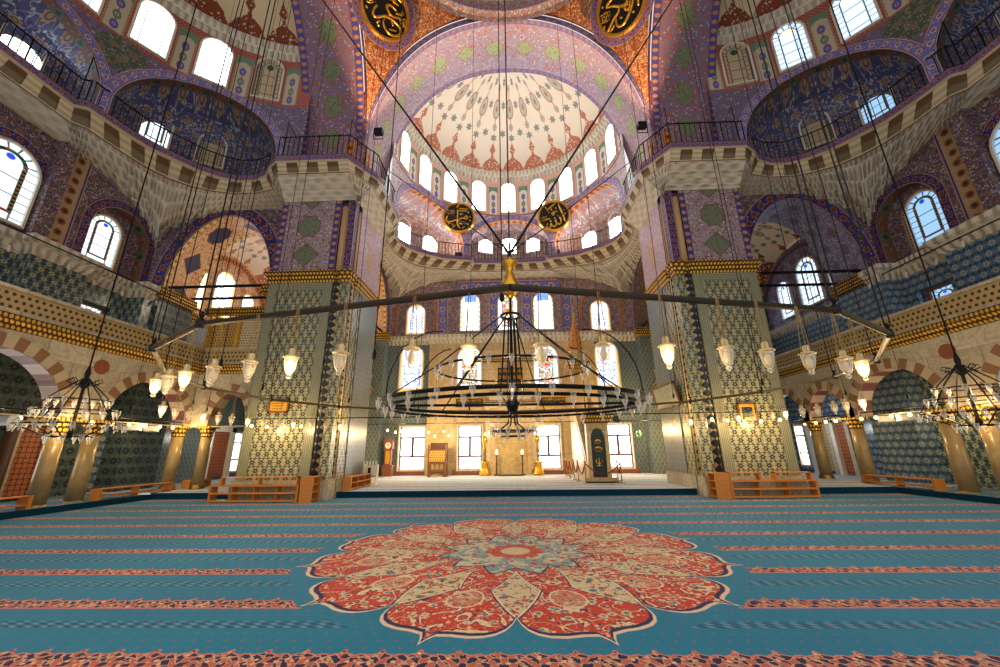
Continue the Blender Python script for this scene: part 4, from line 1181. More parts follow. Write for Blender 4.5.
mb = MB(); mb.grid(lambda a, v: (8.1 * cos(v * pi / 2) * cos(2 * pi * a), YC + 8.1 * cos(v * pi / 2) * sin(2 * pi * a), 29.6 + 7.4 * sin(v * pi / 2)), 96, 20, lambda a, v: (a * 36, v)); mb.build('dome', 'dome_paint_side', root, True)

# ------------------------------------------------------------------ galleries
def column(x, y, z0, zt, r, label):
    e = empty('column', (x, y, z0)); tag(e, label, 'column', 'marble columns of the arcades')
    mb = MB(); mb.lathe([(r * 1.35, z0), (r * 1.35, z0 + .08), (r * 1.2, z0 + .13), (r * 1.25, z0 + .2), (r * 1.05, z0 + .27)], (x, y, 0), 16); mb.build('base', 'brass', e, True)
    mb = MB(); mb.lathe([(r, z0 + .25), (r, z0 + 1.2), (r * .92, zt - .55)], (x, y, 0), 18); mb.build('shaft', 'column_stone', e, True)
    mb = MB(); mb.lathe([(r * .95, zt - .58), (r * 1.05, zt - .5), (r * .98, zt - .44), (r * 1.3, zt - .22), (r * 1.42, zt - .12)], (x, y, 0), 16)
    h = r * 1.4; mb.box(x - h, x + h, y - h, y + h, zt - .14, zt); mb.build('capital', 'gold_carved', e)
    return e

def cornice_run(root, path, sgn, z=6.1, h=.5):
    mb = MB(); mb.sweep(path, [(0, z), (.08, z + .05), (.16, z + .2), (.3, z + .33), (.3, z + .47), (0, z + .5)], sgn=sgn); mb.build('gold_cornice', 'gold_carved', root)
def balustrade(root, path, sgn, z=6.75):
    mb = MB(); mb.sweep(path, [(.1, z - .2), (.1, z), (0.02, z)], sgn=sgn)
    mb.sweep(path, [(.0, z + .68), (.12, z + .68), (.12, z + .8), (-.12, z + .8), (-.12, z + .68)], sgn=sgn); mb.build('rail', 'marble', root)
    mb = MB(); mb.sweep(path, [(.05, z - .02), (.05, z + .7)], sgn=sgn); mb.build('pierced_parapet', 'lattice_stone', root)

def gallery(s, root):
    y1 = 20.4 if s < 0 else 30.1
    def F(y, z, d): return (s * (17 + d), y, z)
    ops = [(5.5, 2.3, 3.35, 3.35, 2.05, 2.0), (11.85, 2.42, 3.35, 3.35, 2.15, 2.0), (18.0, 2.05, 3.35, 3.35, 1.95, 2.0)]
    if s > 0: ops += [(21.95, 1.3, 3.35, 3.35, 1.6, 2.0), (25.4, 1.7, 3.35, 3.35, 1.8, 2.0)]
    mb = MB(); so = MB()
    arch_wall(mb, F, -3, y1, 3.3, 6.2, ops, .7, so, n=24); mb.build('spandrel', 'marble', root)
    so.uv = [[(a, b) for a, b in q] for q in so.uv]; so.build('arch_soffit', 'voussoir_red', root)
    mb = MB()
    for o in ops: arch_band(mb, F, o[0], o[1], o[3], o[3], o[4], o[5], .46, -.05, 32)
    mb.uv = [[(a * .46 / .62, b) for a, b in q] for q in mb.uv]; mb.build('arch_border', 'voussoir', root)
    sg = 1.0 if s < 0 else -1.0
    path = [(s * 17, -3), (s * 17, y1)]
    if s < 0: path = [(-17, -3), (-17, 20.4), (-12.35, 20.4)]
    sg = -1.0 if s < 0 else 1.0
    mb = MB(); mb.sweep(path, [(0.0, 6.5), (.02, 6.75)], sgn=sg); mb.build('fascia', 'marble', root)
    cornice_run(root, path, sg); balustrade(root, path, sg)
    mb = MB(); mb.box(min(s * 17.1, s * 20.5), max(s * 17.1, s * 20.5), -3, 30.1, 5.95, 6.45); mb.build('gallery_floor', 'cream_stone', root)
    mb = MB(); 
    for y, z in ((15.3, 5.46), (8.6, 5.46)): mb.lathe([(.3, -.03), (.3, .03)], (0, 0, 0), 20); 
    q = []
    k = len(mb.v) // 2
    for i, p in enumerate(mb.v):
        y, z = ((15.3, 5.46), (8.6, 5.46))[i // k]; q.append((s * 17 - s * p[2] * 1.5, y + p[0], z + p[1]))
    mb.v = q; mb.build('roundel', 'porphyry', root)
    # tie rod under the arches
    mb = MB(); mb.tube([(s * 17.1, -3, 3.52), (s * 17.1, y1, 3.52)], .035, 6); mb.build('tie_rod', 'iron', root)
    nm = 'left' if s < 0 else 'right'
    L = [(14.72, 'nearer of the twin columns of the %s arcade beside the big arch' % nm), (16.02, 'farther of the twin columns of the %s arcade beside the long wooden shelf' % nm), (20.3, 'column at the far end of the long wooden shelf in the %s arcade' % nm)]
    if s > 0:
        L = [(y + (.5 if y > 15 else .45), q) for y, q in L]
        L += [(23.6, 'column standing on the pale platform behind the right tiled pier')]
    for y, lb in L: column(s * 17.38, y, .0 if y < 18 else .2, 3.38, .28, lb)
gallery(-1, WL); gallery(1, WR)
# gallery turn on the left: royal box front
def FR(x, z, d): return (x, 20.4 + d, z)
mb = MB(); so = MB(); op = (-15.0, 1.0, 3.35, 3.35, 1.75, 1.9)
arch_wall(mb, FR, -17, -12.3, 3.3, 6.2, [op], .7, so); mb.build('spandrel', 'marble', WL); so.build('arch_soffit', 'voussoir', WL)
mb = MB(); arch_band(mb, FR, op[0], op[1], op[3], op[3], op[4], op[5], .45, -.05, 24); mb.uv = [[(a * .46 / .62, b) for a, b in q] for q in mb.uv]; mb.build('arch_border', 'voussoir', WL)
column(-16.2, 20.75, .2, 3.38, .26, 'column beside the left corner, under the screened balcony')
for x in (-17.1, -15.4, -13.9, -12.4):
    mb = MB(); mb.box(x - .1, x + .1, 20.45, 20.65, 7.5, 9.5); mb.build('screen_post', 'gold_paint', WL)
for xa, xb, mt in ((-17.0, -15.5, 'lattice_gilt'), (-15.3, -14.0, 'screen_glow'), (-13.8, -12.5, 'lattice_gilt')):
    mb = MB(); mb.face([(xa, 20.6, 7.6), (xb, 20.6, 7.6), (xb, 20.6, 9.4), (xa, 20.6, 9.4)]); mb.build('screen', mt if mt != 'screen_glow' else 'lattice_white', WL)
mb = MB(); mb.sweep([(-17.3, 20.4), (-12.3, 20.4)], [(0, 9.45), (.1, 9.5), (.25, 9.7), (.25, 9.9), (0, 9.95)], sgn=-1.0); mb.build('screen_cornice', 'gold_carved', WL)

# lodges on both sides of the far half dome
for s in (-1, 1):
    xx = s * 10.75
    def FL(y, z, d): return (s * (10.75 + d), y, z)
    mb = MB(); so = MB(); op = (26.4, 1.5, 0.2, 3.4, 1.6, 1.8)
    arch_wall(mb, FL, 21.95, 30.1, .2, 6.2, [op], .5, so); mb.build('marble_panel', 'marble', WFAR); so.build('arch_soffit', 'voussoir_red', WFAR)
    mb = MB(); arch_band(mb, FL, op[0], op[1], op[3], op[3], op[4], op[5], .5, -.04, 24); mb.build('arch_border', 'voussoir_red', WFAR)
    mb = MB(); mb.face([FL(24.8, .2, .45), FL(28, .2, .45), FL(28, 5.2, .45), FL(24.8, 5.2, .45)], [(0, 0), (3.2, 0), (3.2, 5), (0, 5)]); mb.build('tile_panel', 'tile_green', WFAR)
    p = [(xx, 21.95), (xx, 30.1)]; sg = -1.0 if s < 0 else 1.0
    cornice_run(WFAR, p, sg); balustrade(WFAR, p, sg)
    mb = MB(); mb.sweep(p, [(-.1, 7.6), (-.1, 9.4)], sgn=sg); mb.build('screen', 'lattice_white', WFAR)
    mb = MB(); mb.sweep(p, [(0, 9.45), (.1, 9.5), (.25, 9.75), (.25, 10.0), (0, 10.05)], sgn=sg); mb.build('screen_cornice', 'gold_carved', WFAR)
    mb = MB(); mb.box(min(xx, s * 12.2), max(xx, s * 12.2), 21.95, 30.1, 5.95, 6.4); mb.build('lodge_floor', 'cream_stone', WFAR)

# corner bays ---------------------------------------------------------
for s in (-1, 1):
    nm = 'left' if s < 0 else 'right'
    pt, vt = ('paint_peach', 'dome_paint') if s < 0 else ('paint_slate', 'dome_paint_side')
    root = empty('wall_bay_' + nm, (s * 20.5, 30.2, 0)); struct(root, 'small domed side bay seen through the tall arch on the ' + nm)
    def FB(x, z, d): return (s * x, 30.15 + d, z)
    def FO(y, z, d): return (s * (20.55 + d), y, z)
    mb = MB(); mb.face([FB(12, 10.4, 0), FB(21, 10.4, 0), FB(21, 16, 0), FB(12, 16, 0)]); mb.face([FO(21, 10.4, 0), FO(30.2, 10.4, 0), FO(30.2, 16, 0), FO(21, 16, 0)]); mb.build('painted_wall', pt, root)
    lowm = 'tile_teal' if s < 0 else 'tile_blue'
    mb = MB(); mb.face([FB(12, .2, 0), FB(21, .2, 0), FB(21, 10.4, 0), FB(12, 10.4, 0)]); mb.face([FO(20, .2, 0), FO(30.2, .2, 0), FO(30.2, 10.4, 0), FO(20, 10.4, 0)]); mb.build('tile_panel', lowm, root)
    cx, cy, rr, zc = s * 16.3, 25.9, 6.5, 11.2
    def vault(a, b):
        x = cx + (a - .5) * 9.1; y = cy + (b - .5) * 9.1
        q = rr * rr - (x - cx) ** 2 - (y - cy) ** 2
        return (x, y, zc + sqrt(max(q, 0.0)))
    def vuv(a, b):
        x, y, z = vault(a, b); e = atan2(z - zc, math.hypot(x - cx, y - cy) + 1e-6)
        return (atan2(y - cy, x - cx) * 180 / pi / 22.5, max(0.0, (e / (pi / 2) - .40) / .60))
    mb = MB(); mb.grid(vault, 28, 28, vuv); mb.build('vault', vt, root, True)
    mb = MB()
    arch_band(mb, FB, 16.35, 4.1, 11.3, 11.3, 4.1, 2.0, .4, -.08, 30)
    arch_band(mb, FO, 26.0, 4.1, 11.3, 11.3, 4.1, 2.0, .4, -.08, 30); mb.build('arch_band', 'band_orange' if s < 0 else 'band_blue', root)
    mb = MB(); p = [(s * 20.55, 21), (s * 20.55, 30.15), (s * 12, 30.15)]
    mb.sweep(p, [(0, 10.1), (.15, 10.3), (.3, 10.6), (0, 10.75)], sgn=-1.0 if s < 0 else 1.0); mb.build('cornice', 'gold_carved' if s < 0 else 'muqarnas', root)
    mt = 'pane_bay' if s < 0 else 'pane_bay_right'
    window(FB(18.9, 10.9, 0), (1, 0), (0, -1), 1.3, 2.5, mt); window(FB(15.9, 10.9, 0), (1, 0), (0, -1), 1.3, 2.5, mt)
    window(FO(25.2, 11.2, 0), (0, 1), (-s, 0), 1.8, 3.3, mt); window(FO(27.7, 11.1, 0), (0, 1), (-s, 0), 1.2, 2.7, mt); window(FO(22.9, 11.1, 0), (0, 1), (-s, 0), 1.2, 2.7, mt)
    window(FO(29.35, .7, 0), (0, 1), (-s, 0), .8, 2.7, 'pane_sash', 'cream_stone', square=True)
    # carved wooden door at the back of the aisle
    WIN[0] += 1
    yd = 27.5 if s < 0 else 27.2
    d = empty('door_%d' % WIN[0], FO(yd, .25, 0)); struct(d, 'tall latticed wooden door at the back of the %s aisle' % nm)
    xs = sorted((s * 20.4, s * 20.5))
    mb = MB(); mb.box(xs[0], xs[1], yd - .95, yd + .75, .45, 3.4); mb.build('door_leaf', 'key_wood' if s < 0 else 'key_pale', d)
    xs = sorted((s * 20.2, s * 20.52)); mb = MB()
    for ya, yb2 in ((yd - 1.25, yd - .95), (yd + .75, yd + 1.15)): mb.box(xs[0], xs[1], ya, yb2, .25, 3.7)
    mb.box(xs[0], xs[1], yd - 1.25, yd + 1.15, 3.4, 3.75); mb.build('door_frame', 'white_stone', d)
# shutters and openings on the outer walls at ground level
def shutter(s, y, w, z1, label, bright):
    WIN[0] += 1
    x = s * 20.5
    d = empty('door_%d' % WIN[0], (x, y, .22)); struct(d, label)
    mb = MB(); mb.box(min(x, x - s * .08), max(x, x - s * .08), y - w / 2, y + w / 2, .3, z1); mb.build('door_leaf', 'key_wood', d)
    mb = MB()
    for a in (-1, 1): mb.box(min(x, x - s * .22), max(x, x - s * .22), y + a * (w / 2 + .14) - .14, y + a * (w / 2 + .14) + .14, .22, z1 + .3)
    mb.box(min(x, x - s * .22), max(x, x - s * .22), y - w / 2 - .2, y + w / 2 + .2, z1, z1 + .3); mb.build('door_frame', 'marble', d)
    if bright:
        mb = MB(); mb.box(min(x, x - s * .5), max(x, x - s * .5), y - w / 2 - .42, y - w / 2 - .32, .3, z1); mb.build('open_leaf', 'dark_wood', d)
shutter(-1, 16.4, .95, 3.2, 'carved wooden shutter door between the left arcade columns', True)
shutter(1, 25.8, 1.2, 3.4, 'carved wooden shutter door deep in the right aisle', False)
WIN[0] += 1
# ================================================================== THINGS
RX, RY, RCY, RZ = 6.72, 5.82, 8.97, 3.36
def rp(a, k=1.0): return (RX * k * sin(a), RCY - RY * k * cos(a))

# great lamp ring -----------------------------------------------------
ring = empty('lamp_ring', (0, RCY, RZ)); tag(ring, 'huge many-sided iron ring hung low across the hall, carrying glass lanterns', 'lamp ring')
plain('bar_metal', (110, 92, 60), 0.35, 0.7); plain('iron_bronze', (58, 50, 42), 0.35, 0.7)
angs = [-150, -125, -104, -82, -66, -46, -30.5, 0, 30.5, 46, 66, 82, 104, 125, 150, 180]
V = [rp(a * pi / 180) for a in angs]
for i in range(len(V)):
    a, b = V[i], V[(i + 1) % len(V)]
    mb = MB(); mb.tube([(a[0], a[1], RZ), (b[0], b[1], RZ)], .034, 8); mb.build('ring_bar', 'iron_bronze' if abs(angs[i]) < 31 and abs(angs[(i + 1) % len(V)]) < 31 else 'bar_metal', ring)
for p in V:
    if abs(p[0]) < .1 and p[1] < 5: continue
    mb = MB(); mb.lathe([(.04, RZ - .05), (.045, RZ), (.04, RZ + .05), (.015, RZ + .07), (.03, RZ + .1), (.015, RZ + .14)], (p[0], p[1], 0), 8); mb.build('ring_joint', 'iron', ring)
for p in V:
    if abs(p[0]) < .1: continue
    for dx in (-.03, .05):
        if p[1] > 5 and dx > 0: continue
        mb = MB(); mb.tube([(p[0] + dx, p[1], RZ + .1), (p[0] * .98 + dx, p[1], 29)], .011, 4); mb.build('suspension_cable', 'iron', ring)

# glass lanterns -------------------------------------------------------
def lantern(lit):
    e = empty('glass_lantern', (0, 0, 0))
    mb = MB()
    for k in range(3):
        a = 2 * pi * k / 3; mb.tube([(.055 * cos(a), .055 * sin(a), .09), (.01 * cos(a), .01 * sin(a), .62)], .0045, 4)
    mb.build('chain', 'brass', e)
    mb = MB(); mb.lathe([(.088, .075), (.092, .085), (.06, .1), (.035, .11), (.035, .16), (.022, .175)], (0, 0, 0), 14); mb.build('cap', 'brass_pale', e, True)
    mb = MB(); mb.lathe([(.072, .08), (.07, .03), (.06, -.03), (.042, -.075), (.022, -.1)], (0, 0, 0), 16); mb.build('glass_shade', 'bulb_hot' if False else 'glass', e, True)
    mb = MB(); mb.lathe([(.012, -.098), (.03, -.11), (.03, -.125), (.012, -.14)], (0, 0, 0), 10); mb.build('finial', 'glass', e, True)
    mb = MB(); mb.lathe([(.012, .06), (.028, .03), (.042, -.015), (.03, -.055), (.008, -.07)], (0, 0, 0), 10); mb.build('bulb', 'bulb_hot' if lit else 'bulb_off', e, True)
    return e
plain('brass_pale', (214, 190, 140), 0.4, 0.3); plain('bulb_off', (226, 206, 168), 0.3)
LN = [(-4.19, 4.42, 1), (-3.87, 4.22, 0), (-3.49, 4.0, 1), (-3.02, 3.78, 0), (-2.51, 3.58, 0), (-2.02, 3.42, 1), (-1.51, 3.3, 0), (-0.85, 3.2, 0), (-0.36, 3.16, 1), (0.25, 3.16, 0), (0.77, 3.19, 0), (1.33, 3.27, 1), (1.89, 3.39, 0), (2.32, 3.52, 0), (2.8, 3.68, 0), (3.33, 3.92, 0), (3.62, 4.07, 1)]
LF = [(-6.46, 7.37, 0), (-6.26, 6.85, 1), (-6.6, 7.87, 0), (-6.69, 8.36, 1), (-6.72, 8.85, 0), (-6.71, 9.27, 0), (-6.66, 9.78, 1), (-6.56, 10.25, 0), (-6.41, 10.73, 0), (-6.24, 11.14, 1), (-5.97, 11.64, 0), (-5.73, 12.02, 0), (-5.44, 12.4, 1), (5.08, 12.79, 0), (5.45, 12.39, 1), (6.01, 11.58, 0), (6.23, 11.16, 1), (6.39, 10.79, 0), (6.56, 10.26, 0), (6.64, 9.86, 1), (6.71, 9.37, 0), (6.73, 8.93, 0), (6.69, 8.42, 0), (6.64, 8.06, 0), (6.51, 7.52, 1)]
ORD = ['first', 'second', 'third', 'fourth', 'fifth', 'sixth', 'seventh', 'eighth', 'ninth', 'tenth', 'eleventh', 'twelfth', 'thirteenth', 'fourteenth', 'fifteenth', 'sixteenth', 'seventeenth', 'eighteenth', 'nineteenth', 'twentieth']
protos = {}
def put_lantern(x, y, z, lit, label, group):
    if lit not in protos: protos[lit] = lantern(lit); o = protos[lit]
    else: o = copy_tree(protos[lit])
    o.location = (x, y, z + .02); o.scale = (.8, .8, .9); tag(o, label, 'lantern', group)
    return o
LIT = []
for i, (x, y, l) in enumerate(LN):
    put_lantern(x, y, 2.74, l, ('glowing' if l else 'unlit clear') + ' glass lantern, %s from the left along the near side of the iron ring' % ORD[i], 'lanterns on the near side of the ring')
    if l: LIT.append((x, y, 2.7))
LL = [q for q in LF if q[0] < 0]; LR = [q for q in LF if q[0] > 0]
for side, lst in (('left', sorted(LL, key=lambda q: q[1])), ('right', sorted(LR, key=lambda q: q[1]))):
    for i, (x, y, l) in enumerate(lst):
        put_lantern(x, y, 2.72, l, ('glowing' if l else 'unlit clear') + ' small glass lantern, %s from the front on the %s side of the ring' % (ORD[i], side), 'lanterns on the %s side of the ring' % side)
        if l: LIT.append((x, y, 2.7))

# central chandelier -----------------------------------------------------
CX, CY0 = 0.0, 9.65
ch = empty('chandelier', (CX, CY0, 3.05)); tag(ch, 'great two-tiered iron chandelier with glass cups and golden finial in the middle', 'chandelier')
def circ(r, z, n=48, cx=CX, cy=CY0, e=1.0): return [(cx + r * cos(2 * pi * k / n), cy + e * r * sin(2 * pi * k / n), z) for k in range(n)]
EL = .87
mb = MB(); mb.tube(circ(3.15, 3.08, e=EL), .045, 6, True); mb.build('outer_hoop', 'iron', ch)
mb = MB(); mb.tube(circ(3.02, 2.96, e=EL), .035, 6, True); mb.build('outer_hoop', 'iron', ch)
mb = MB(); mb.tube(circ(1.87, 3.9, e=EL), .028, 6, True); mb.build('upper_hoop', 'iron', ch)
mb = MB(); mb.tube(circ(.26, 5.35, 16), .035, 6, True); mb.build('crown_hoop', 'iron', ch)
for k in range(4):
    a = 2 * pi * k / 4 + .03
    mb = MB(); mb.tube([(CX + .1 * cos(a), CY0 + .1 * sin(a) * EL, 3.05), (CX + 3.2 * cos(a), CY0 + 3.2 * sin(a) * EL, 3.06)], .035, 6); mb.build('spoke', 'iron', ch)
for k in range(6):
    a = 2 * pi * k / 6 + .2
    mb = MB(); mb.tube([(CX + .25 * cos(a), CY0 + .25 * sin(a) * EL, 5.35), (CX + 1.9 * cos(a), CY0 + 1.9 * sin(a) * EL, 3.97), (CX + 3.15 * cos(a), CY0 + 3.15 * sin(a) * EL, 3.12)] if k % 2 else [(CX + .25 * cos(a), CY0 + .25 * sin(a) * EL, 5.35), (CX + 3.15 * cos(a), CY0 + 3.15 * sin(a) * EL, 3.12)], .018, 5); mb.build('stay_rod', 'iron', ch)
for k in range(6):
    a = 2 * pi * k / 6 + .55
    pts = [(CX + (1.9 + 1.25 * sin(q * pi / 2 / 8)) * cos(a), CY0 + (1.9 + 1.25 * sin(q * pi / 2 / 8)) * sin(a) * EL, 3.15 + 1.55 * cos(q * pi / 2 / 8)) for q in range(9)]
    mb = MB(); mb.tube(pts, .016, 5); mb.build('curved_arm', 'iron', ch)
for k in range(4):
    a = 2 * pi * k / 4 + .4
    mb = MB(); mb.tube([(CX + .16 * cos(a), CY0 + .16 * sin(a) * EL, 5.3), (CX + .3 * cos(a), CY0 + .3 * sin(a) * EL, 3.3), (CX + .12 * cos(a), CY0 + .12 * sin(a) * EL, 3.0)], .022, 5); mb.build('inner_rod', 'iron', ch)
    mb = MB(); mb.tube([(CX + .1 * cos(a), CY0 + .1 * sin(a) * EL, 2.95), (CX + .12 * cos(a), CY0 + .12 * sin(a) * EL, 2.6), (CX + .42 * cos(a), CY0 + .42 * sin(a) * EL, 2.38)], .022, 5); mb.build('lower_rod', 'iron', ch)
mb = MB(); mb.lathe([(.03, 2.86), (.12, 2.92), (.17, 3.05), (.12, 3.18), (.04, 3.24), (.035, 5.35)], (CX, CY0, 0), 14); mb.build('hub', 'iron', ch, True)
mb = MB(); mb.tube(circ(.5, 2.42, 20), .02, 5, True); mb.tube(circ(.28, 2.3, 16), .016, 5, True); mb.build('lower_hoop', 'iron', ch)
mb = MB(); mb.lathe([(.05, 5.85), (.12, 5.92), (.24, 6.08), (.26, 6.22), (.2, 6.4), (.1, 6.58), (.08, 6.66), (.12, 6.74), (.2, 6.86), (.21, 6.93), (.15, 6.9), (.03, 6.9)], (CX, CY0, 0), 20)
for k in range(8):
    a = 2 * pi * k / 8; mb.lathe([(.05, 6.86), (.035, 6.93), (.005, 7.0)], (CX + .17 * cos(a), CY0 + .17 * sin(a), 0), 6)
mb.build('golden_finial', 'gold', ch, True)
mb = MB(); mb.tube([(CX, CY0, 5.3), (CX, CY0, 5.9)], .04, 6); mb.tube([(CX, CY0, 6.9), (CX, CY0, 7.2)], .05, 6); mb.build('stem', 'iron', ch)
mb = MB(); mb.tube([(CX, CY0, 7.1), (CX + .05, CY0 + .1, 36.5)], .022, 5); mb.build('chain', 'iron', ch)
mb = MB(); mb.tube([(CX - .22, CY0, 5.9), (CX - .2, CY0 + .1, 36.4)], .016, 5); mb.lathe([(.02, 5.75), (.07, 5.8), (.07, 5.95), (.02, 6.02)], (CX - .22, CY0, 0), 8); mb.build('hoist_cable', 'iron', ch)
for ex, ey, ez, r in ((-9.2, 13.7, 23.9, .036), (8.75, 14.65, 24.3, .036), (-7.2, 17.2, 17.0, .018), (7.2, 17.2, 17.0, .018)):
    mb = MB(); mb.tube([(CX, CY0, 7.15), (ex, ey, ez)], r, 5); mb.build('guy_cable', 'iron', ch)
cup0 = None
def cup(x, y, z, parent, k=1.0):
    global cup0
    if cup0 is None:
        mb = MB(); mb.lathe([(.008, -.15), (.02, -.125), (.014, -.105), (.03, -.06), (.055, .0), (.062, .045), (.05, .08), (.075, .1)], (0, 0, 0), 8)
        ORG[parent] = ORG[parent]; o0 = ORG[parent]
        me_o = mb.build('glass_cup', 'cup_glass', None, True, origin=(0, 0, 0)); cup0 = me_o.data
        me_o.parent = parent; o = me_o
    else:
        o = bpy.data.objects.new('glass_cup', cup0); COL.objects.link(o); o.parent = parent
    q = ORG[parent]; o.location = (x - q[0], y - q[1], z - q[2]); o.scale = (k, k, k)
for k in range(56):
    a = 2 * pi * (k + (.35 if k % 2 else 0)) / 56; r = 3.2 if k % 2 == 0 else 3.04
    cup(CX + r * cos(a), CY0 + r * sin(a) * EL, 3.02 if k % 2 == 0 else 2.88, ch, 1.0)
for k in range(24):
    a = 2 * pi * k / 24; cup(CX + 1.9 * cos(a), CY0 + 1.9 * sin(a) * EL, 3.83, ch, 1.0)
for k in range(14):
    a = 2 * pi * k / 14; cup(CX + .52 * cos(a), CY0 + .52 * sin(a), 2.42, ch, .95)
for k in range(6):
    a = 2 * pi * k / 6; cup(CX + .28 * cos(a), CY0 + .28 * sin(a), 2.28, ch, .8)

# side chandeliers ---------------------------------------------------------
def side_ch(x, y, label):
    e = empty('chandelier', (x, y, 2.4)); tag(e, label, 'chandelier')
    for r, z, n in ((.65, 3.42, 10), (.86, 3.12, 14), (1.12, 2.74, 20), (.46, 2.42, 8)):
        mb = MB(); mb.tube(circ(r, z + .05, 24, x, y), .018, 5, True); mb.build('hoop', 'iron', e)
        for k in range(n):
            a = 2 * pi * k / n + r * 3; cup(x + r * cos(a), y + r * sin(a), z, e, .95)
    for k in range(6):
        a = 2 * pi * k / 6
        pts = [(x + rr * cos(a), y + rr * sin(a), zz) for rr, zz in ((.06, 4.1), (.2, 3.95), (.3, 3.85), (.5, 3.65), (.65, 3.47), (.86, 3.17), (1.12, 2.8), (.46, 2.48))]
        mb = MB(); mb.tube(pts, .018, 5); mb.build('arm', 'iron', e)
        pts = [(x + (.3 + .09 * cos(q * 1.0)) * cos(a + .5), y + (.3 + .09 * cos(q * 1.0)) * sin(a + .5), 4.0 + .09 * sin(q * 1.0)) for q in range(6)]
        mb = MB(); mb.tube([(x, y, 3.85)] + pts, .014, 4); mb.build('scroll', 'iron', e)
    mb = MB(); mb.lathe([(.03, 2.45), (.08, 2.55), (.04, 2.7), (.04, 3.8), (.12, 3.9), (.12, 3.96), (.05, 4.1), (.07, 4.25), (.02, 4.5)], (x, y, 0), 10); mb.build('stem', 'iron', e, True)
    mb = MB(); mb.tube([(x, y, 4.45), (x, y, 26)], .022, 5); mb.build('suspension_cable', 'iron', e)
side_ch(-12.3, 10.75, 'tiered iron chandelier of clear glass cups before the left arcade')
side_ch(12.45, 11.05, 'tiered iron chandelier of clear glass cups before the right arcade')

# loose suspension cables for more lamps
n = 0
for x, y in ((-5.0, 6.4), (-5.9, 9.0), (-4.9, 11.6), (5.1, 6.6), (5.95, 9.4), (4.8, 11.8), (-9.6, 11.5), (-10.8, 13.6), (-12.6, 12.6), (9.8, 11.8), (11.0, 13.4), (12.7, 13.0), (-2.2, 6.0), (2.6, 14.2), (-1.6, 14.6)):
    mb = MB(); mb.tube([(x, y, 3.55), (x, y, 31 if abs(x) < 7 else 28.5)], .0095, 4)
    mb.lathe([(.02, 3.4), (.03, 3.44), (.03, 3.5), (.015, 3.56)], (x, y, 0), 6)
    o = mb.build('suspension_cable', 'iron'); tag(o, 'thin dark vertical cable hanging from the vaults', 'cable', 'thin hanging cables')

# bare bulbs ----------------------------------------------------------------
def bulb_proto():
    e = empty('hanging_bulb', (0, 0, 0))
    mb = MB(); mb.tube([(0, 0, .09), (0, 0, .3)], .006, 4); mb.build('wire', 'iron', e)
    mb = MB(); mb.lathe([(.02, .03), (.022, .1), (.01, .11)], (0, 0, 0), 8); mb.build('socket', 'iron', e)
    mb = MB(); mb.lathe([(.018, .04), (.045, .0), (.05, -.03), (.03, -.06), (.005, -.07)], (0, 0, 0), 10); mb.build('globe', 'bulb', e, True)
    return e
bp = bulb_proto(); used = [0]
def put_bulb(x, y, z, label, group, k=1.0):
    o = bp if not used[0] else copy_tree(bp)
    used[0] = 1; o.location = (x, y, z); o.scale = (k, k, k); tag(o, label, 'light bulb', group)
for i, y in enumerate((13.2, 14.9, 15.63, 16.44, 17.2, 18.0, 18.77, 19.54, 20.33)):
    put_bulb(-17.08, y, 3.26, 'bare glowing bulb on the left arcade rod, %s from the front' % ORD[i], 'bulbs along the left arcade', 1.5)
for i, y in enumerate((16.8, 17.61, 18.46, 19.24, 20.05, 20.84, 21.62, 22.31, 23.04, 23.9)):
    put_bulb(17.08, y, 3.26, 'bare glowing bulb on the right arcade rod, %s from the front' % ORD[i], 'bulbs along the right arcade', 1.5)
for i, (x, z) in enumerate(((-11.6, 3.25), (-10.9, 3.2), (-10.1, 3.2), (-9.35, 3.2))):
    put_bulb(x, 17.35, z - .1, 'bare glowing bulb before the left tiled pier, %s from its outer edge' % ORD[i], 'bulbs before the left pier', 1.3)
for i, (x, z) in enumerate(((11.4, 3.2), (10.6, 3.15), (9.9, 3.15), (9.2, 3.2), (8.55, 3.25))):
    put_bulb(x, 17.35, z - .1, 'bare glowing bulb before the right tiled pier, %s from its outer edge' % ORD[i], 'bulbs before the right pier', 1.3)
FBL = [(-8.51, 3.36), (-7.95, 3.22), (-7.54, 3.28), (-6.98, 3.07), (-5.69, 3.19), (-5.27, 2.92), (-4.67, 3.24), (-4.33, 2.97), (-1.89, 3.01), (-1.62, 3.14), (1.47, 3.03), (5.62, 3.11), (5.93, 2.91), (7.4, 3.2)]
for i, (x, z) in enumerate(FBL):
    put_bulb(x, 26.9, z, 'bare glowing bulb over the pale platform, %s from the left' % ORD[i], 'bulbs over the platform', 1.6)
mb = MB()
o = None
for nm, pts, lb in (('tie_rod', [(-8.1, 17.4, 3.42), (8.1, 17.4, 3.42)], 'thin dark rod stretched between the two tiled piers'), ('tie_rod', [(-10.7, 26.9, 3.75), (10.7, 26.9, 3.75)], 'thin dark rod stretched above the pale platform')):
    mb = MB(); mb.tube(pts, .022, 5); tag(mb.build(nm, 'iron'), lb, 'rod')
for s, lb in ((-1, 'left'), (1, 'right')):
    mb = MB(); mb.tube([(s * 12.3, 17.4, 3.42), (s * 8.1, 17.4, 3.42)], .018, 5)
    tag(mb.build('tie_rod', 'iron'), 'thin dark rod across the face of the %s tiled pier' % lb, 'rod')

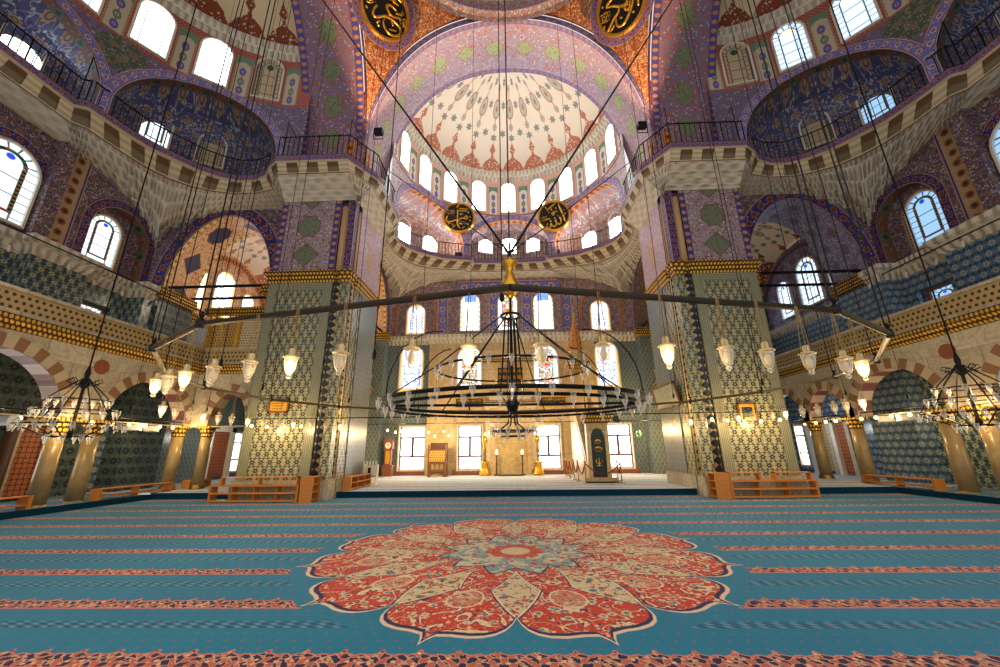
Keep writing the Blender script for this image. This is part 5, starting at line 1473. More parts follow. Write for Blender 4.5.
for s, lb in ((-1, 'left'), (1, 'right')):
    mb = MB(); mb.tube([(s * 18.9, 5, 10.3), (s * 18.9, 26, 10.3)], .03, 5)
    tag(mb.build('tie_rod', 'iron'), 'thin dark rod running along the %s wall below the purple tiles' % lb, 'rod')
    for i, y in enumerate((13.3, 15.0, 16.6, 18.0, 19.4)):
        x = s * ((19.5 if y in (15.0, 19.4) else 20.05) - (.7 if s > 0 else 0))
        mb = MB(); mb.tube([(x, y, 10.05), (x - s * .12, y - .05, 9.78)], .05, 8)
        tag(mb.build('spotlight', 'white_stone'), 'tiny white spotlight under the stone cornice of the %s wall, %s from the front' % (lb, ORD[i]), 'spotlight', 'tiny spotlights on the %s cornice' % lb)

# shoe shelves -----------------------------------------------------------------
def shelf_unit(x0, x1, y0, y1, z0, h, nlev, ndiv, label, front='y', top=None):
    """open shelf unit; front along x (facing -y) or along y"""
    e = empty('shoe_shelf', ((x0 + x1) / 2, (y0 + y1) / 2, z0)); tag(e, label, 'shelf')
    t = .035
    if front == 'y':
        for xa in (x0, x1 - .09):
            mb = MB(); mb.box(xa, xa + .09, y0, y1, z0, z0 + h); mb.build('side_panel', 'orange_wood', e)
        for k in range(nlev):
            z = z0 + .05 + (h - .05 - t) * k / (nlev - 1)
            mb = MB(); mb.box(x0 + .08, x1 - .08, y0 - .01, y1, z, z + t); mb.box(x0 + .08, x1 - .08, y0 - .02, y0 + .01, z - .02, z + t + .02); mb.build('shelf_board', 'orange_wood', e)
        for k in range(1, ndiv):
            x = x0 + (x1 - x0) * k / ndiv
            mb = MB(); mb.box(x - .02, x + .02, y0 + .02, y1, z0 + .05, z0 + h); mb.build('divider', 'orange_wood', e)
        if top:
            for (a, b, hh) in top:
                mb = MB(); mb.box(a, b, y0 + .12, y1, z0 + h + hh - t, z0 + h + hh); mb.box(a, a + .07, y0 + .12, y1, z0 + h, z0 + h + hh); mb.box(b - .07, b, y0 + .12, y1, z0 + h, z0 + h + hh)
                if b - a > 2: mb.box((a + b) / 2 - .02, (a + b) / 2 + .02, y0 + .14, y1, z0 + h, z0 + h + hh)
                mb.build('upper_shelf', 'orange_wood', e)
    else:
        for ya in (y0, y1 - .09):
            mb = MB(); mb.box(x0, x1, ya, ya + .09, z0, z0 + h); mb.build('side_panel', 'orange_wood', e)
        for k in range(nlev):
            z = z0 + .05 + (h - .05 - t) * k / (nlev - 1)
            mb = MB(); mb.box(x0 - .01, x1 + .01, y0 + .08, y1 - .08, z, z + t); mb.build('shelf_board', 'orange_wood', e)
        for k in range(1, ndiv):
            y = y0 + (y1 - y0) * k / ndiv
            mb = MB(); mb.box(x0, x1, y - .02, y + .02, z0 + .05, z0 + h); mb.build('divider', 'orange_wood', e)
    return e
shelf_unit(-12.8, -9.0, 17.1, 17.5, 0, .68, 3, 4, 'long orange wooden shoe shelf with a raised top shelf before the left pier', top=[(-12.5, -9.15, .32)])
shelf_unit(-8.85, -8.35, 16.95, 17.7, 0, 1.0, 4, 1, 'short orange shoe rack turned sideways at the inner corner of the left pier', front='x')
shelf_unit(8.75, 12.2, 17.1, 17.5, 0, .68, 3, 3, 'long orange wooden shoe shelf with two raised ends before the right pier', top=[(8.8, 10.1, .3), (10.65, 12.15, .3)])
shelf_unit(8.1, 8.65, 16.95, 17.65, 0, .98, 4, 1, 'short orange shoe rack turned sideways at the inner corner of the right pier', front='x')
shelf_unit(-7.95, -7.55, 19.0, 21.7, .25, .62, 3, 3, 'low orange wooden shelf on the platform along the left pier', front='x')
def rail_bench(s, y0, y1, label, lift=0.0):
    e = empty('low_rack', (s * 16.85, (y0 + y1) / 2, 0)); tag(e, label, 'shelf')
    x0, x1 = (s * 16.85 - .2, s * 16.85 + .2)
    for y in (y0, y1 - .12):
        mb = MB(); mb.box(x0, x1, y, y + .12, 0, .66); mb.build('end_panel', 'orange_wood', e)
    for z in (.06, .34, .62):
        mb = MB(); mb.box(x0, x1, y0 + .1, y1 - .1, z, z + .04); mb.build('board', 'orange_wood', e)
    n = max(2, int((y1 - y0) / 1.2))
    for k in range(1, n):
        y = y0 + (y1 - y0) * k / n; mb = MB(); mb.box(x0 + .05, x1 - .05, y - .03, y + .03, .08, .64); mb.build('post', 'orange_wood', e)
rail_bench(-1, 16.25, 19.8, 'long low orange rack between columns of the left arcade')
rail_bench(-1, 10.2, 14.0, 'low orange rack cut off by the left edge, before the twin columns')
rail_bench(1, 17.0, 20.4, 'long low orange rack between columns of the right arcade')
rail_bench(-1, 20.8, 22.3, 'short orange rack beyond the left arcade corner column')

# framed pictures -----------------------------------------------------------------
def framed(c, w, h, n, label, fm, inner, rows=0, tilt=0.0):
    e = empty('framed_picture', c); tag(e, label, 'picture')
    tx = (-n[1], n[0]) if True else None
    def P(a, z, d): return (c[0] + tx[0] * a + n[0] * (d + tilt * z), c[1] + tx[1] * a + n[1] * (d + tilt * z), c[2] + z)
    def bx(mb, a0, a1, z0, z1, d0, d1): mb.hexa([P(a0, z0, d0), P(a1, z0, d0), P(a1, z0, d1), P(a0, z0, d1), P(a0, z1, d0), P(a1, z1, d0), P(a1, z1, d1), P(a0, z1, d1)])
    b = .08; mb = MB()
    bx(mb, -w / 2, w / 2, 0, b, .01, .09); bx(mb, -w / 2, w / 2, h - b, h, .01, .09); bx(mb, -w / 2, -w / 2 + b, 0, h, .01, .09); bx(mb, w / 2 - b, w / 2, 0, h, .01, .09); mb.build('frame', fm, e)
    mb = MB(); bx(mb, -w / 2 + b, w / 2 - b, b, h - b, .01, .05); mb.build('backing', inner[0], e)
    if len(inner) > 1:
        q = inner[2]; mb = MB(); bx(mb, -w / 2 * q, w / 2 * q, h / 2 - h / 2 * q, h / 2 + h / 2 * q, .05, .06); mb.build('mount', inner[1], e)
    for k in range(rows):
        z = h * (.3 + .4 * k / max(1, rows - 1)); mb = MB()
        a = -w * .28
        while a < w * .28:
            l = R.uniform(.03, .1) * w; bx(mb, a, min(a + l, w * .28), z - h * .025, z + h * .025, .06, .066); a += l + .03 * w
        mb.build('lettering', 'dark_wood' if inner[0] != 'black_board' else 'gold', e)
    return e
plain('print_paper', (150, 156, 138), 0.3, nz=0.25, nsc=5)
framed((-10.72, YF - .05, 3.72), .95, .62, (0, -1), 'small wide framed script in a brown frame on the left pier', 'walnut', ['gold_paint'], 3)
framed((10.3, YF - .05, 3.02), .82, .84, (0, -1), 'square wooden frame with gold mount on the right pier', 'walnut', ['gold_paint', 'tile_dark', .55], 0)
framed((A - .12, 20.45, 3.98), 3.0, 1.1, (-1, 0), 'large framed plan leaning out from the inner side of the right pier', 'walnut', ['tile_edge', 'print_paper', .9], 0, .18)

for o in bpy.data.objects:
    pass

# calligraphy roundels -----------------------------------------------------------------
def roundel(c, n, r, strokes, label, border=None, flourish=(), spin=0.0):
    n = Vector(n).normalized(); rt = Vector((0, 0, 1)).cross(n).normalized() * 1.0; up = n.cross(rt).normalized()
    rt, up = rt * cos(spin) + up * sin(spin), up * cos(spin) - rt * sin(spin)
    c = Vector(c)
    e = empty('calligraphy_roundel', tuple(c)); tag(e, label, 'calligraphy panel', 'round calligraphy panels')
    def P(x, y, d): q = c + rt * (x * r) + up * (y * r) + n * d; return tuple(q)
    mb = MB(); N = 48
    def ringf(r0, r1, d0, d1):
        for k in range(N):
            a, b = 2 * pi * k / N, 2 * pi * (k + 1) / N
            mb.face([P(r0 * cos(a), r0 * sin(a), d0), P(r0 * cos(b), r0 * sin(b), d0), P(r1 * cos(b), r1 * sin(b), d1), P(r1 * cos(a), r1 * sin(a), d1)], [(k * .15, 0), (k * .15 + .15, 0), (k * .15 + .15, 1), (k * .15, 1)])
    ringf(0, .9, .1, .1); mb.build('board', 'black_board', e)
    mb = MB(); ringf(.86, .9, .1, .2); ringf(.9, .97, .2, .2); ringf(.97, 1.02, .2, .0); mb.build('gilt_rim', 'gold', e)
    mb = MB()
    for st in strokes:
        pts = [Vector(P(x, y, .13)) for x, y in st]
        # smooth the stroke
        sm = []
        for i in range(len(pts) - 1):
            p0 = pts[max(0, i - 1)]; p1 = pts[i]; p2 = pts[i + 1]; p3 = pts[min(len(pts) - 1, i + 2)]
            for q in range(5):
                t = q / 5; sm.append(0.5 * ((2 * p1) + (p2 - p0) * t + (2 * p0 - 5 * p1 + 4 * p2 - p3) * t * t + (3 * p1 - p0 - 3 * p2 + p3) * t ** 3))
        sm.append(pts[-1]); m = len(sm)
        w = .048 * r if len(st) > 2 else .036 * r
        mb.tube([tuple(q) for q in sm], [w * (.55 + .6 * sin(pi * min(1, (i + 1) / (m * .75)) * .75)) for i in range(m)], 6)
    for x, y, k in flourish:
        pts = [P(x + k * (1 - i / 26) * cos(i * .95) * (1 + .4 * sin(i * 2.3)), y + k * (1 - i / 26) * sin(i * .95) * (1 + .3 * cos(i * 1.7)), .125) for i in range(25)]
        mb.tube(pts, .016 * r, 4)
    mb.build('calligraphy', 'gold', e, True)
    if border:
        mb = MB()
        for k in range(N):
            a, b = 2 * pi * k / N, 2 * pi * (k + 1) / N; q = 2 * pi * r * 1.2 / (.4 * r) / N
            mb.face([P(1.0 * cos(a), 1.0 * sin(a), .04), P(cos(b), sin(b), .04), P(1.28 * cos(b), 1.28 * sin(b), .04), P(1.28 * cos(a), 1.28 * sin(a), .04)], [(k * q, -.5), (k * q + q, -.5), (k * q + q, .5), (k * q, .5)])
        mb.build('painted_border', border, e)
    return e
def nm(L, cx, cy, rx, ry): return [[((x - cx) / rx, (cy - y) / ry) for x, y in s] for s in L]
ALLAH = nm([[(435, 150), (470, 260), (505, 370), (530, 470)], [(415, 350), (455, 405), (465, 470), (430, 500), (392, 470), (365, 380)], [(392, 450), (385, 500), (350, 530), (315, 505), (302, 425)], [(302, 420), (300, 500), (285, 555), (255, 545), (235, 500), (255, 478)],
            [(390, 135), (320, 190), (250, 245)], [(230, 185), (240, 215)], [(325, 300), (350, 285), (365, 310), (345, 335), (325, 310)], [(275, 275), (290, 290)], [(315, 225), (330, 250)], [(390, 215), (400, 235)], [(385, 265), (410, 290)], [(215, 400), (285, 390)], [(515, 262), (520, 272)], [(525, 320), (540, 340)], [(495, 545), (500, 565)]], 355, 345, 262, 262)
MUH = nm([[(320, 232), (325, 320), (322, 400), (320, 465), (345, 515), (370, 545)], [(330, 392), (380, 375), (435, 360), (455, 330), (485, 350), (475, 378), (435, 375)], [(325, 400), (420, 440), (450, 460), (505, 465)], [(160, 340), (145, 400), (160, 440), (230, 432), (315, 398)], [(345, 480), (375, 458), (400, 478)], [(340, 205), (485, 210)], [(340, 245), (465, 245)], [(300, 190), (325, 165), (345, 140)], [(240, 465), (262, 530)], [(175, 490), (215, 460)], [(250, 540), (290, 490)], [(365, 285), (380, 310), (405, 290)], [(490, 250), (495, 275)], [(520, 335), (530, 350)], [(515, 395), (535, 410)], [(400, 540), (440, 510)]], 345, 355, 262, 262)
OMAR = nm([[(545, 132), (515, 85), (470, 62), (430, 80), (430, 130), (455, 190), (500, 218), (582, 220)], [(450, 208), (370, 222), (265, 258), (228, 215), (250, 150), (300, 95)], [(385, 232), (345, 310), (355, 400), (410, 470), (480, 485), (545, 445), (558, 370), (520, 305), (465, 255), (400, 228)], [(460, 275), (468, 345)], [(405, 398), (500, 412)], [(530, 165), (615, 165), (625, 120)], [(520, 0), (585, 40)], [(255, 330), (300, 300)], [(265, 350), (290, 380)], [(155, 120), (175, 155)], [(640, 0), (560, -90), (430, -160), (300, -120)], [(250, -60), (420, -40), (560, -10)]], 405, 140, 318, 430)
EBU = nm([[(222, 68), (310, 64), (400, 88), (470, 85), (500, 40), (500, -30)], [(225, 62), (250, 10), (290, -30)], [(388, 92), (402, 150), (350, 240), (295, 375), (262, 412), (232, 370), (230, 310)], [(378, 240), (395, 315), (440, 362), (500, 322), (545, 220), (572, 90), (560, -40)], [(498, 88), (545, 105), (520, 160), (480, 130), (485, 90), (545, 60)], [(605, -60), (635, 40), (652, 140)], [(430, 245), (458, 245)], [(582, 205), (610, 205)], [(370, 322), (308, 430)], [(420, -10), (440, 5)], [(165, 40), (180, 50)], [(330, -120), (430, -60)], [(540, -150), (600, -100)]], 415, 70, 328, 420)
k = .7071
roundel((-6.86, 15.9, 26.2), (.62, -.62, -.42), 1.5, OMAR, 'black and gold calligraphy disc on the orange vault at upper left', 'band_lip', ((-.52, .28, .2), (.72, -.32, .2)), .5)
roundel((6.6, 15.95, 25.9), (-.62, -.62, -.42), 1.5, EBU, 'black and gold calligraphy disc on the orange vault at upper right', 'band_lip', ((-.6, -.3, .24),), -.5)
roundel((-3.97, 27.0, 19.75), (.15, -1, -.12), 1.3, MUH, 'round black and gold calligraphy board at the left of the far windows', None, ((-.45, .3, .2),))
roundel((3.58, 27.0, 19.65), (-.15, -1, -.12), 1.3, ALLAH, 'round black and gold calligraphy board at the right of the far windows', None, ((-.6, -.15, .2),))

# flood lights at the foot of the vaults
def flood(c, d, label):
    e = empty('floodlight', c); tag(e, label, 'floodlight')
    mb = MB(); mb.box(c[0] - .22, c[0] + .22, c[1] - .14, c[1] + .14, c[2] + .3, c[2] + .62); mb.build('housing', 'black_board', e)
    mb = MB(); mb.tube([(c[0] - .25, c[1], c[2] + .45), (c[0] - .25, c[1], c[2]), (c[0] + .25, c[1], c[2]), (c[0] + .25, c[1], c[2] + .45)], .03, 5); mb.build('bracket', 'iron', e)
flood((-6.9, 16.75, 18.0), 0, 'black floodlight above the left pier railing')
flood((7.15, 16.85, 17.9), 0, 'black floodlight above the right pier railing')
flood((-4.1, 28.0, 16.56), 0, 'black floodlight on the far walkway under the left round board')
flood((3.8, 28.0, 16.56), 0, 'black floodlight on the far walkway under the right round board')

# railings -----------------------------------------------------------------
def railing(pts, label, h=1.15, step=.26, z0=16.55, tall=()):
    c = pts[len(pts) // 2]; e = empty('iron_railing', (c[0], c[1], z0)); tag(e, label, 'railing', 'iron railings of the high walkway')
    mb = MB(); mb.tube([(p[0], p[1], z0 + h) for p in pts], .035, 5); mb.build('top_rail', 'iron', e)
    mb = MB(); mb.tube([(p[0], p[1], z0 + .12) for p in pts], .02, 5); mb.build('bottom_rail', 'iron', e)
    mb = MB(); acc = 0.0; cnt = 0
    for a, b in zip(pts, pts[1:]):
        d = math.hypot(b[0] - a[0], b[1] - a[1]); s = 0.0
        while acc <= s + d - 1e-6 and acc >= s - 1e-6 or acc < d:
            if acc >= d: break
            t = acc / d; x = a[0] + (b[0] - a[0]) * t; y = a[1] + (b[1] - a[1]) * t
            r = .034 if cnt % 4 == 0 else .019
            mb.tube([(x, y, z0), (x, y, z0 + h + (.06 if cnt % 4 == 0 else 0))], r, 4); cnt += 1; acc += step
        acc -= d
    mb.build('baluster', 'iron', e)
    for x, y in tall:
        mb = MB(); mb.tube([(x, y, z0), (x, y, z0 + 2.3), (x + .5 * (1 if x < 0 else -1), y + .1, z0 + h)], .026, 4); mb.build('tall_post', 'iron', e)
    return e
def lip_run(side, a, b, inset=.12):
    T = STY[side]['T']; L = full(LIPF if side == 'far' else LIP); out = []
    for i in range(int(a * 4), int(b * 4) + 1):
        p = polysample(L, i / 4); x = p[0]; t = p[1]
        x *= (1 + inset / 7); t = T0 + (t - T0) * (1 + inset / 6)
        q = T(x, t, 0); out.append((q[0], q[1]))
    return out
railing(lip_run('far', 3, 11), 'iron railing curving round the left of the far walkway')
railing(lip_run('far', 11.25, 14.75), 'straight iron railing on the far walkway between the round boards', h=1.5)
railing(lip_run('far', 15, 23), 'iron railing curving round the right of the far walkway')
railing(lip_run('left', 3, 11), 'iron railing on the curved left walkway below the upper left windows')
railing(lip_run('left', 11.25, 15), 'iron railing at the upper left edge before a bright arched window', tall=[(-18.2, 12.4)])
railing(lip_run('right', 3, 11), 'iron railing on the curved right walkway below the upper right windows')
railing(lip_run('right', 11.25, 15), 'iron railing at the upper right edge beside the brown arch', tall=[(18.2, 12.4)])
for s, nmn in ((-1, 'left'), (1, 'right')):
    p = [(s * 11.9, 16.27), (s * 8.2, 16.27), (s * 7.22, 17.75), (s * 7.22, 21.0)]
    railing(p, 'iron railing round the top of the %s tiled pier' % nmn, tall=[(s * 11.6, 16.27), (s * 8.2, 16.27)], h=1.3)

# mihrab and its furnishings -----------------------------------------------------------------
yb = YF + HT - .35
mb = MB()
for xa in (-2.0, 1.4): mb.box(xa, xa + .3, yb - .25, yb, .25, 5.0)
mb.box(-2.1, 1.8, yb - .3, yb, 5.0, 5.4); mb.box(-1.75, 1.45, yb - .22, yb, 5.4, 6.1); mb.build('mihrab_frame', 'marble', WFAR)
mb = MB(); mb.box(-2.15, 1.85, yb - .34, yb, 5.35, 5.5); mb.box(-3.2, 2.9, yb - .12, yb, 8.55, 8.8); mb.build('gilt_band', 'gold_carved', WFAR)
marble('mihrab_stone', (190, 166, 112), (206, 184, 132), (140, 110, 60), .8, 1.2)
def mih(a, v):
    an = pi * a; r = 1.2 * (1 - max(0, v - .55) / .45 * .9 if v > .55 else 1); return (-.15 - r * cos(an), yb - .04 - .0 + .22 * sin(an) * (r / 1.2), .25 + 4.6 * v)
mb = MB(); mb.grid(lambda a, v: (mih(a, v)[0], yb - .02 - .02 * v, mih(a, v)[2]), 16, 14); mb.build('mihrab_niche', 'mihrab_stone', WFAR)

mb = MB()
for z in (1.7, 2.9): mb.box(-1.35, 1.05, yb - .06, yb - .03, z, z + .05)
mb.build('mihrab_moulding', 'gold_paint', WFAR)

def plaque(x0, x1, z0, z1, rows, label):
    e = empty('inscription_plaque', ((x0 + x1) / 2, yb - .05, z0)); tag(e, label, 'inscription', 'gilt inscription plaques')
    mb = MB(); mb.box(x0, x1, yb - .08, yb - .02, z0, z1); mb.build('board', 'green_door', e)
    mb = MB(); b = .07
    mb.box(x0, x1, yb - .12, yb - .02, z0 - b, z0); mb.box(x0, x1, yb - .12, yb - .02, z1, z1 + b); mb.box(x0 - b, x0, yb - .12, yb - .02, z0 - b, z1 + b); mb.box(x1, x1 + b, yb - .12, yb - .02, z0 - b, z1 + b); mb.build('frame', 'gold', e)
    mb = MB(); h = (z1 - z0) / rows
    for k in range(rows):
        x = x0 + .1; zc = z0 + h * (k + .5)
        while x < x1 - .15:
            w = R.uniform(.08, .26)
            pts = [(x + w * t / 4, yb - .1, zc + h * .3 * sin(t * 1.9 + x * 7)) for t in range(5)]
            mb.tube(pts, h * .07, 4)
            if R.random() < .6: mb.tube([(x + w * .6, yb - .1, zc - h * .2), (x + w * .62, yb - .1, zc + h * .38)], h * .06, 4)
            x += w * .85
    mb.build('lettering', 'gold', e)
plaque(-1.1, .85, 6.55, 8.1, 3, 'gilt calligraphy plaque high above the mihrab')
plaque(-4.3, -2.2, 5.1, 5.75, 2, 'long gilt inscription plaque on the wall left of the mihrab')
plaque(1.9, 4.0, 5.1, 5.75, 2, 'long gilt inscription plaque on the wall right of the mihrab')
for x, lb in ((-1.71, 'left'), (2.02, 'right')):
    mb = MB(); mb.box(x - .3, x + .3, yb - .14, yb - .02, 3.52, 3.95); mb.box(x - .24, x + .24, yb - .15, yb - .13, 3.58, 3.89)
    tag(mb.build('wall_box', 'white_stone'), 'small white box on the wall at the %s of the mihrab' % lb, 'box')

def candlestick(x, y, h, label, big):
    e = empty('candlestick', (x, y, .25)); tag(e, label, 'candlestick')
    z = .25
    if big:
        mb = MB(); mb.lathe([(.42, z), (.42, z + .12), (.3, z + .4), (.24, z + .75), (.34, z + .85), (.34, z + .9), (.1, z + .95)], (x, y, 0), 16); mb.build('base', 'gold', e, True)
        mb = MB(); mb.lathe([(.09, z + .9), (.06, z + 1.1), (.1, z + 1.3), (.06, z + 1.5), (.16, z + 1.6), (.05, z + 1.7)], (x, y, 0), 12); mb.build('stem', 'brass', e, True)
        mb = MB(); mb.lathe([(.11, z + 1.65), (.11, z + 2.2), (.14, z + 2.3), (.2, z + 2.42), (.14, z + 2.62), (.03, z + 2.7)], (x, y, 0), 14); mb.build('candle', 'gold', e, True)
    else:
        mb = MB(); mb.lathe([(.22, z), (.2, z + .06), (.06, z + .12), (.05, z + .7), (.09, z + .76), (.05, z + .82), (.05, z + 1.3), (.12, z + 1.36), (.03, z + 1.4)], (x, y, 0), 12); mb.build('stem', 'dark_wood', e, True)
        mb = MB(); mb.lathe([(.05, z + 1.4), (.09, z + 1.5), (.07, z + 1.65), (.01, z + 1.75)], (x, y, 0), 10); mb.build('lamp_globe', 'bulb', e, True)
candlestick(-2.05, 29.0, 2.7, 'tall golden floor candlestick at the left of the mihrab', True)
candlestick(1.75, 29.0, 2.7, 'tall golden floor candlestick at the right of the mihrab', True)
candlestick(-1.2, 28.9, 1.6, 'slim dark lamp stand at the left before the mihrab', False)
candlestick(.62, 28.9, 1.6, 'slim dark lamp stand at the right before the mihrab', False)
mb = MB(); mb.box(-1.0, .6, 28.2, 29.3, .255, .3); tag(mb.build('prayer_rug', 'green_door'), 'dark green prayer rug in front of the mihrab', 'rug')

# grandfather clock
e = empty('grandfather_clock', (-9.1, 29.4, .25)); tag(e, 'reddish wooden grandfather clock beside the leftmost far window', 'clock')
mb = MB(); mb.box(-9.45, -8.75, 29.15, 29.6, .25, .95); mb.box(-9.5, -8.7, 29.12, 29.62, .9, 1.0); mb.build('base', 'clay_wood', e)
mb = MB(); mb.box(-9.33, -8.87, 29.2, 29.58, 1.0, 2.1); mb.build('trunk', 'clay_wood', e)
mb = MB(); mb.box(-9.26, -8.94, 29.185, 29.2, 1.1, 2.0); mb.build('glass_door', 'gold_paint', e)
mb = MB(); mb.box(-9.42, -8.78, 29.16, 29.6, 2.1, 2.6); pr = [(-9.46, 2.6), (-8.74, 2.6), (-8.9, 2.8), (-9.1, 2.88), (-9.3, 2.8)]
mb.face([(a, 29.14, z) for a, z in pr]); mb.face([(a, 29.6, z) for a, z in pr])
for i in range(5):
    a, b = pr[i], pr[(i + 1) % 5]; mb.face([(a[0], 29.14, a[1]), (b[0], 29.14, b[1]), (b[0], 29.6, b[1]), (a[0], 29.6, a[1])])
mb.build('hood', 'clay_wood', e)
mb = MB()
q = [(-9.1 + .22 * cos(2 * pi * k / 20), 29.13, 2.37 + .22 * sin(2 * pi * k / 20)) for k in range(20)]; mb.face(q); mb.build('dial', 'white_paint', e)
mb = MB(); mb.box(-9.115, -9.085, 29.11, 29.125, 2.37, 2.55); mb.box(-9.1, -8.98, 29.11, 29.125, 2.355, 2.385); mb.build('hand', 'dark', e)

# preaching chair
e = empty('preaching_chair', (-5.27, 28.3, .25)); tag(e, 'tall carved wooden preaching chair between the two left far windows', 'chair')
for x in (-5.9, -4.72):
    for y in (27.95, 28.62):
        mb = MB(); mb.box(x, x + .09, y, y + .09, .25, 2.5 if y > 28 else 2.35); mb.build('leg', 'walnut', e)
mb = MB()
def FK(x, z, d): return (-5.27 + x, 27.97 + d, z)
arch_wall(mb, FK, -.55, .55, .5, 1.25, [(-.34, .13, .72, .9, .2, 2), (0, .13, .72, .9, .2, 2), (.34, .13, .72, .9, .2, 2)], .05); mb.build('arcaded_panel', 'walnut', e)
mb = MB(); arch_wall(mb, FK, -.55, .55, .25, .55, [(0, .42, .25, .27, .2, 2)], .05); mb.build('apron', 'walnut', e)
mb = MB(); mb.box(-5.82, -4.72, 27.96, 28.02, 1.22, 1.98); mb.build('carved_panel', 'lattice_gilt', e)
mb = MB(); mb.box(-5.88, -4.66, 27.94, 28.7, 1.18, 1.26); mb.box(-5.88, -4.66, 27.94, 28.05, 1.96, 2.04); mb.build('seat', 'walnut', e)
mb = MB(); mb.box(-5.85, -4.7, 28.6, 28.66, 1.9, 2.5); mb.build('back', 'dark_wood', e)
mb = MB(); mb.box(-5.8, -4.72, 28.0, 28.6, 1.98, 2.02); mb.build('cushion', 'dark_wood', e)

# white bookstand
e = empty('book_stand', (-7.75, 22.0, .25)); tag(e, 'small white openwork book stand behind the low orange platform shelf', 'book stand')
mb = MB(); 
for x in (-8.1, -7.42): mb.box(x, x + .06, 21.85, 22.2, .25, 1.3)
mb.box(-8.1, -7.36, 21.84, 21.9, .75, 1.25); mb.build('frame', 'white_stone', e)
mb = MB()
for k in range(5): mb.hexa([(-8.1 + k * .16, 21.83, 1.25), (-8.02 + k * .16, 21.83, 1.25), (-8.02 + k * .16, 21.9, 1.25), (-8.1 + k * .16, 21.9, 1.25), (-8.13 + k * .17, 21.78, 1.48), (-8.03 + k * .17, 21.78, 1.48), (-8.03 + k * .17, 21.84, 1.48), (-8.13 + k * .17, 21.84, 1.48)])
mb.build('slat', 'white_stone', e)
mb = MB(); mb.box(-7.82, -7.66, 21.825, 21.842, .85, 1.15); mb.build('emblem', 'dark', e)

# minbar ------------------------------------------------------------------
marble('gilt_marble', (214, 184, 120), (226, 202, 150), (170, 130, 70), 2.0, 3.0)
lattice('spire_paint', (206, 140, 62), (156, 88, 46), .2)
e = empty('minbar', (4.95, 25.4, .25)); tag(e, 'tall pulpit with gilded gate, dark green door and pointed gold spire', 'pulpit')
x0, x1 = 4.08, 5.3
mb = MB(); mb.box(x0 - .25, x1 + .25, 22.25, 23.0, .25, .5); mb.build('base_step', 'marble_wall', e)
mb = MB(); mb.box(x0 - .3, x1 + .35, 22.0, 22.3, .25, .3); mb.build('floor_mat', 'dark', e)
for x in (x0, x1 - .22):
    mb = MB(); mb.box(x, x + .22, 22.5, 22.95, .5, 3.35); mb.build('gate_post', 'gilt_marble', e)

mb = MB(); 
def FM(x, z, d): return (x, 22.55 + d, z)
arch_wall(mb, FM, x0 + .2, x1 - .2, 2.6, 3.4, [((x0 + x1) / 2, .36, 2.6, 2.62, .5, 1.8)], .3); mb.build('gate_arch', 'gilt_marble', e)
mb = MB(); mb.box(x0 - .1, x1 + .1, 22.42, 23.0, 3.35, 3.5); mb.box(x0 - .2, x1 + .2, 22.32, 23.05, 3.5, 3.75); mb.box(x0 - .3, x1 + .3, 22.25, 23.1, 3.75, 3.95); mb.build('gate_crown', 'gold_carved', e)
mb = MB(); 
for k in range(5):
    xx = x0 - .2 + k * (x1 - x0 + .4) / 4; mb.lathe([(.1, 3.95), (.13, 4.05), (.02, 4.3)], (xx, 22.6, 0), 8)
mb.build('finial', 'gold', e)
mb = MB(); mb.box(x0 + .22, x1 - .22, 22.62, 22.7, .5, 3.05); mb.build('door_curtain', 'green_door', e)
mb = MB()
xc = (x0 + x1) / 2
for zz, rr in ((2.35, .16), (1.95, .2)):
    mb = MB()
    mb.tube([(xc + rr * cos(2 * pi * k / 14) , 22.6, zz + rr * .6 * sin(2 * pi * k / 14)) for k in range(14)], .028, 5, True); mb.tube([(xc - rr * .6, 22.6, zz), (xc + rr * .6, 22.6, zz)], .025, 5); mb.build('gold_emblem', 'gold', e)
mb = MB()
mb.tube([(xc, 22.6, 1.05), (xc, 22.6, 1.5)], .03, 5)
for sg in (-1, 1):
    mb.tube([(xc, 22.6, 1.15), (xc + sg * .18, 22.6, 1.3), (xc + sg * .14, 22.6, 1.42)], .026, 5); mb.tube([(xc, 22.6, 1.08), (xc + sg * .16, 22.6, 1.1)], .024, 5)
mb.build('gold_embroidery', 'gold', e)
mb = MB()
for k in range(13):
    y = 23.1 + k * .3; mb.box(x0 + .15, x1 - .15, y, y + .32, .25, .5 + (k + 1) * .3)
mb.build('stair', 'marble', e)
for x in (x0, x1 - .1):
    mb = MB(); P = [(22.95, .25), (28.4, .25), (28.4, 4.6), (27.0, 4.6), (22.95, .75)]
    mb.face([(x, a, b) for a, b in P], [(a, b) for a, b in P]); mb.face([(x + .1, a, b) for a, b in P], [(a, b) for a, b in P])
    for i in range(5):
        a, b = P[i], P[(i + 1) % 5]; mb.face([(x, *a), (x, *b), (x + .1, *b), (x + .1, *a)])
    mb.build('side_panel', 'marble', e)
    mb = MB(); mb.hexa([(x - .04, 22.95, 1.35), (x + .14, 22.95, 1.35), (x + .14, 27.0, 5.25), (x - .04, 27.0, 5.25), (x - .04, 22.95, 1.55), (x + .14, 22.95, 1.55), (x + .14, 27.0, 5.45), (x - .04, 27.0, 5.45)]); mb.build('handrail', 'gilt_marble', e)
    mb = MB()
    mb.hexa([(x + .02, 22.95, .75), (x + .08, 22.95, .75), (x + .08, 27.0, 4.6), (x + .02, 27.0, 4.6), (x + .02, 22.95, 1.36), (x + .08, 22.95, 1.36), (x + .08, 27.0, 5.26), (x + .02, 27.0, 5.26)]); mb.build('pierced_railing', 'lattice_white', e)
for x in (x0, x1 - .14):
    for y in (27.0, 28.26):
        mb = MB(); mb.box(x, x + .14, y, y + .14, 4.6, 7.3); mb.build('canopy_post', 'gilt_marble', e)
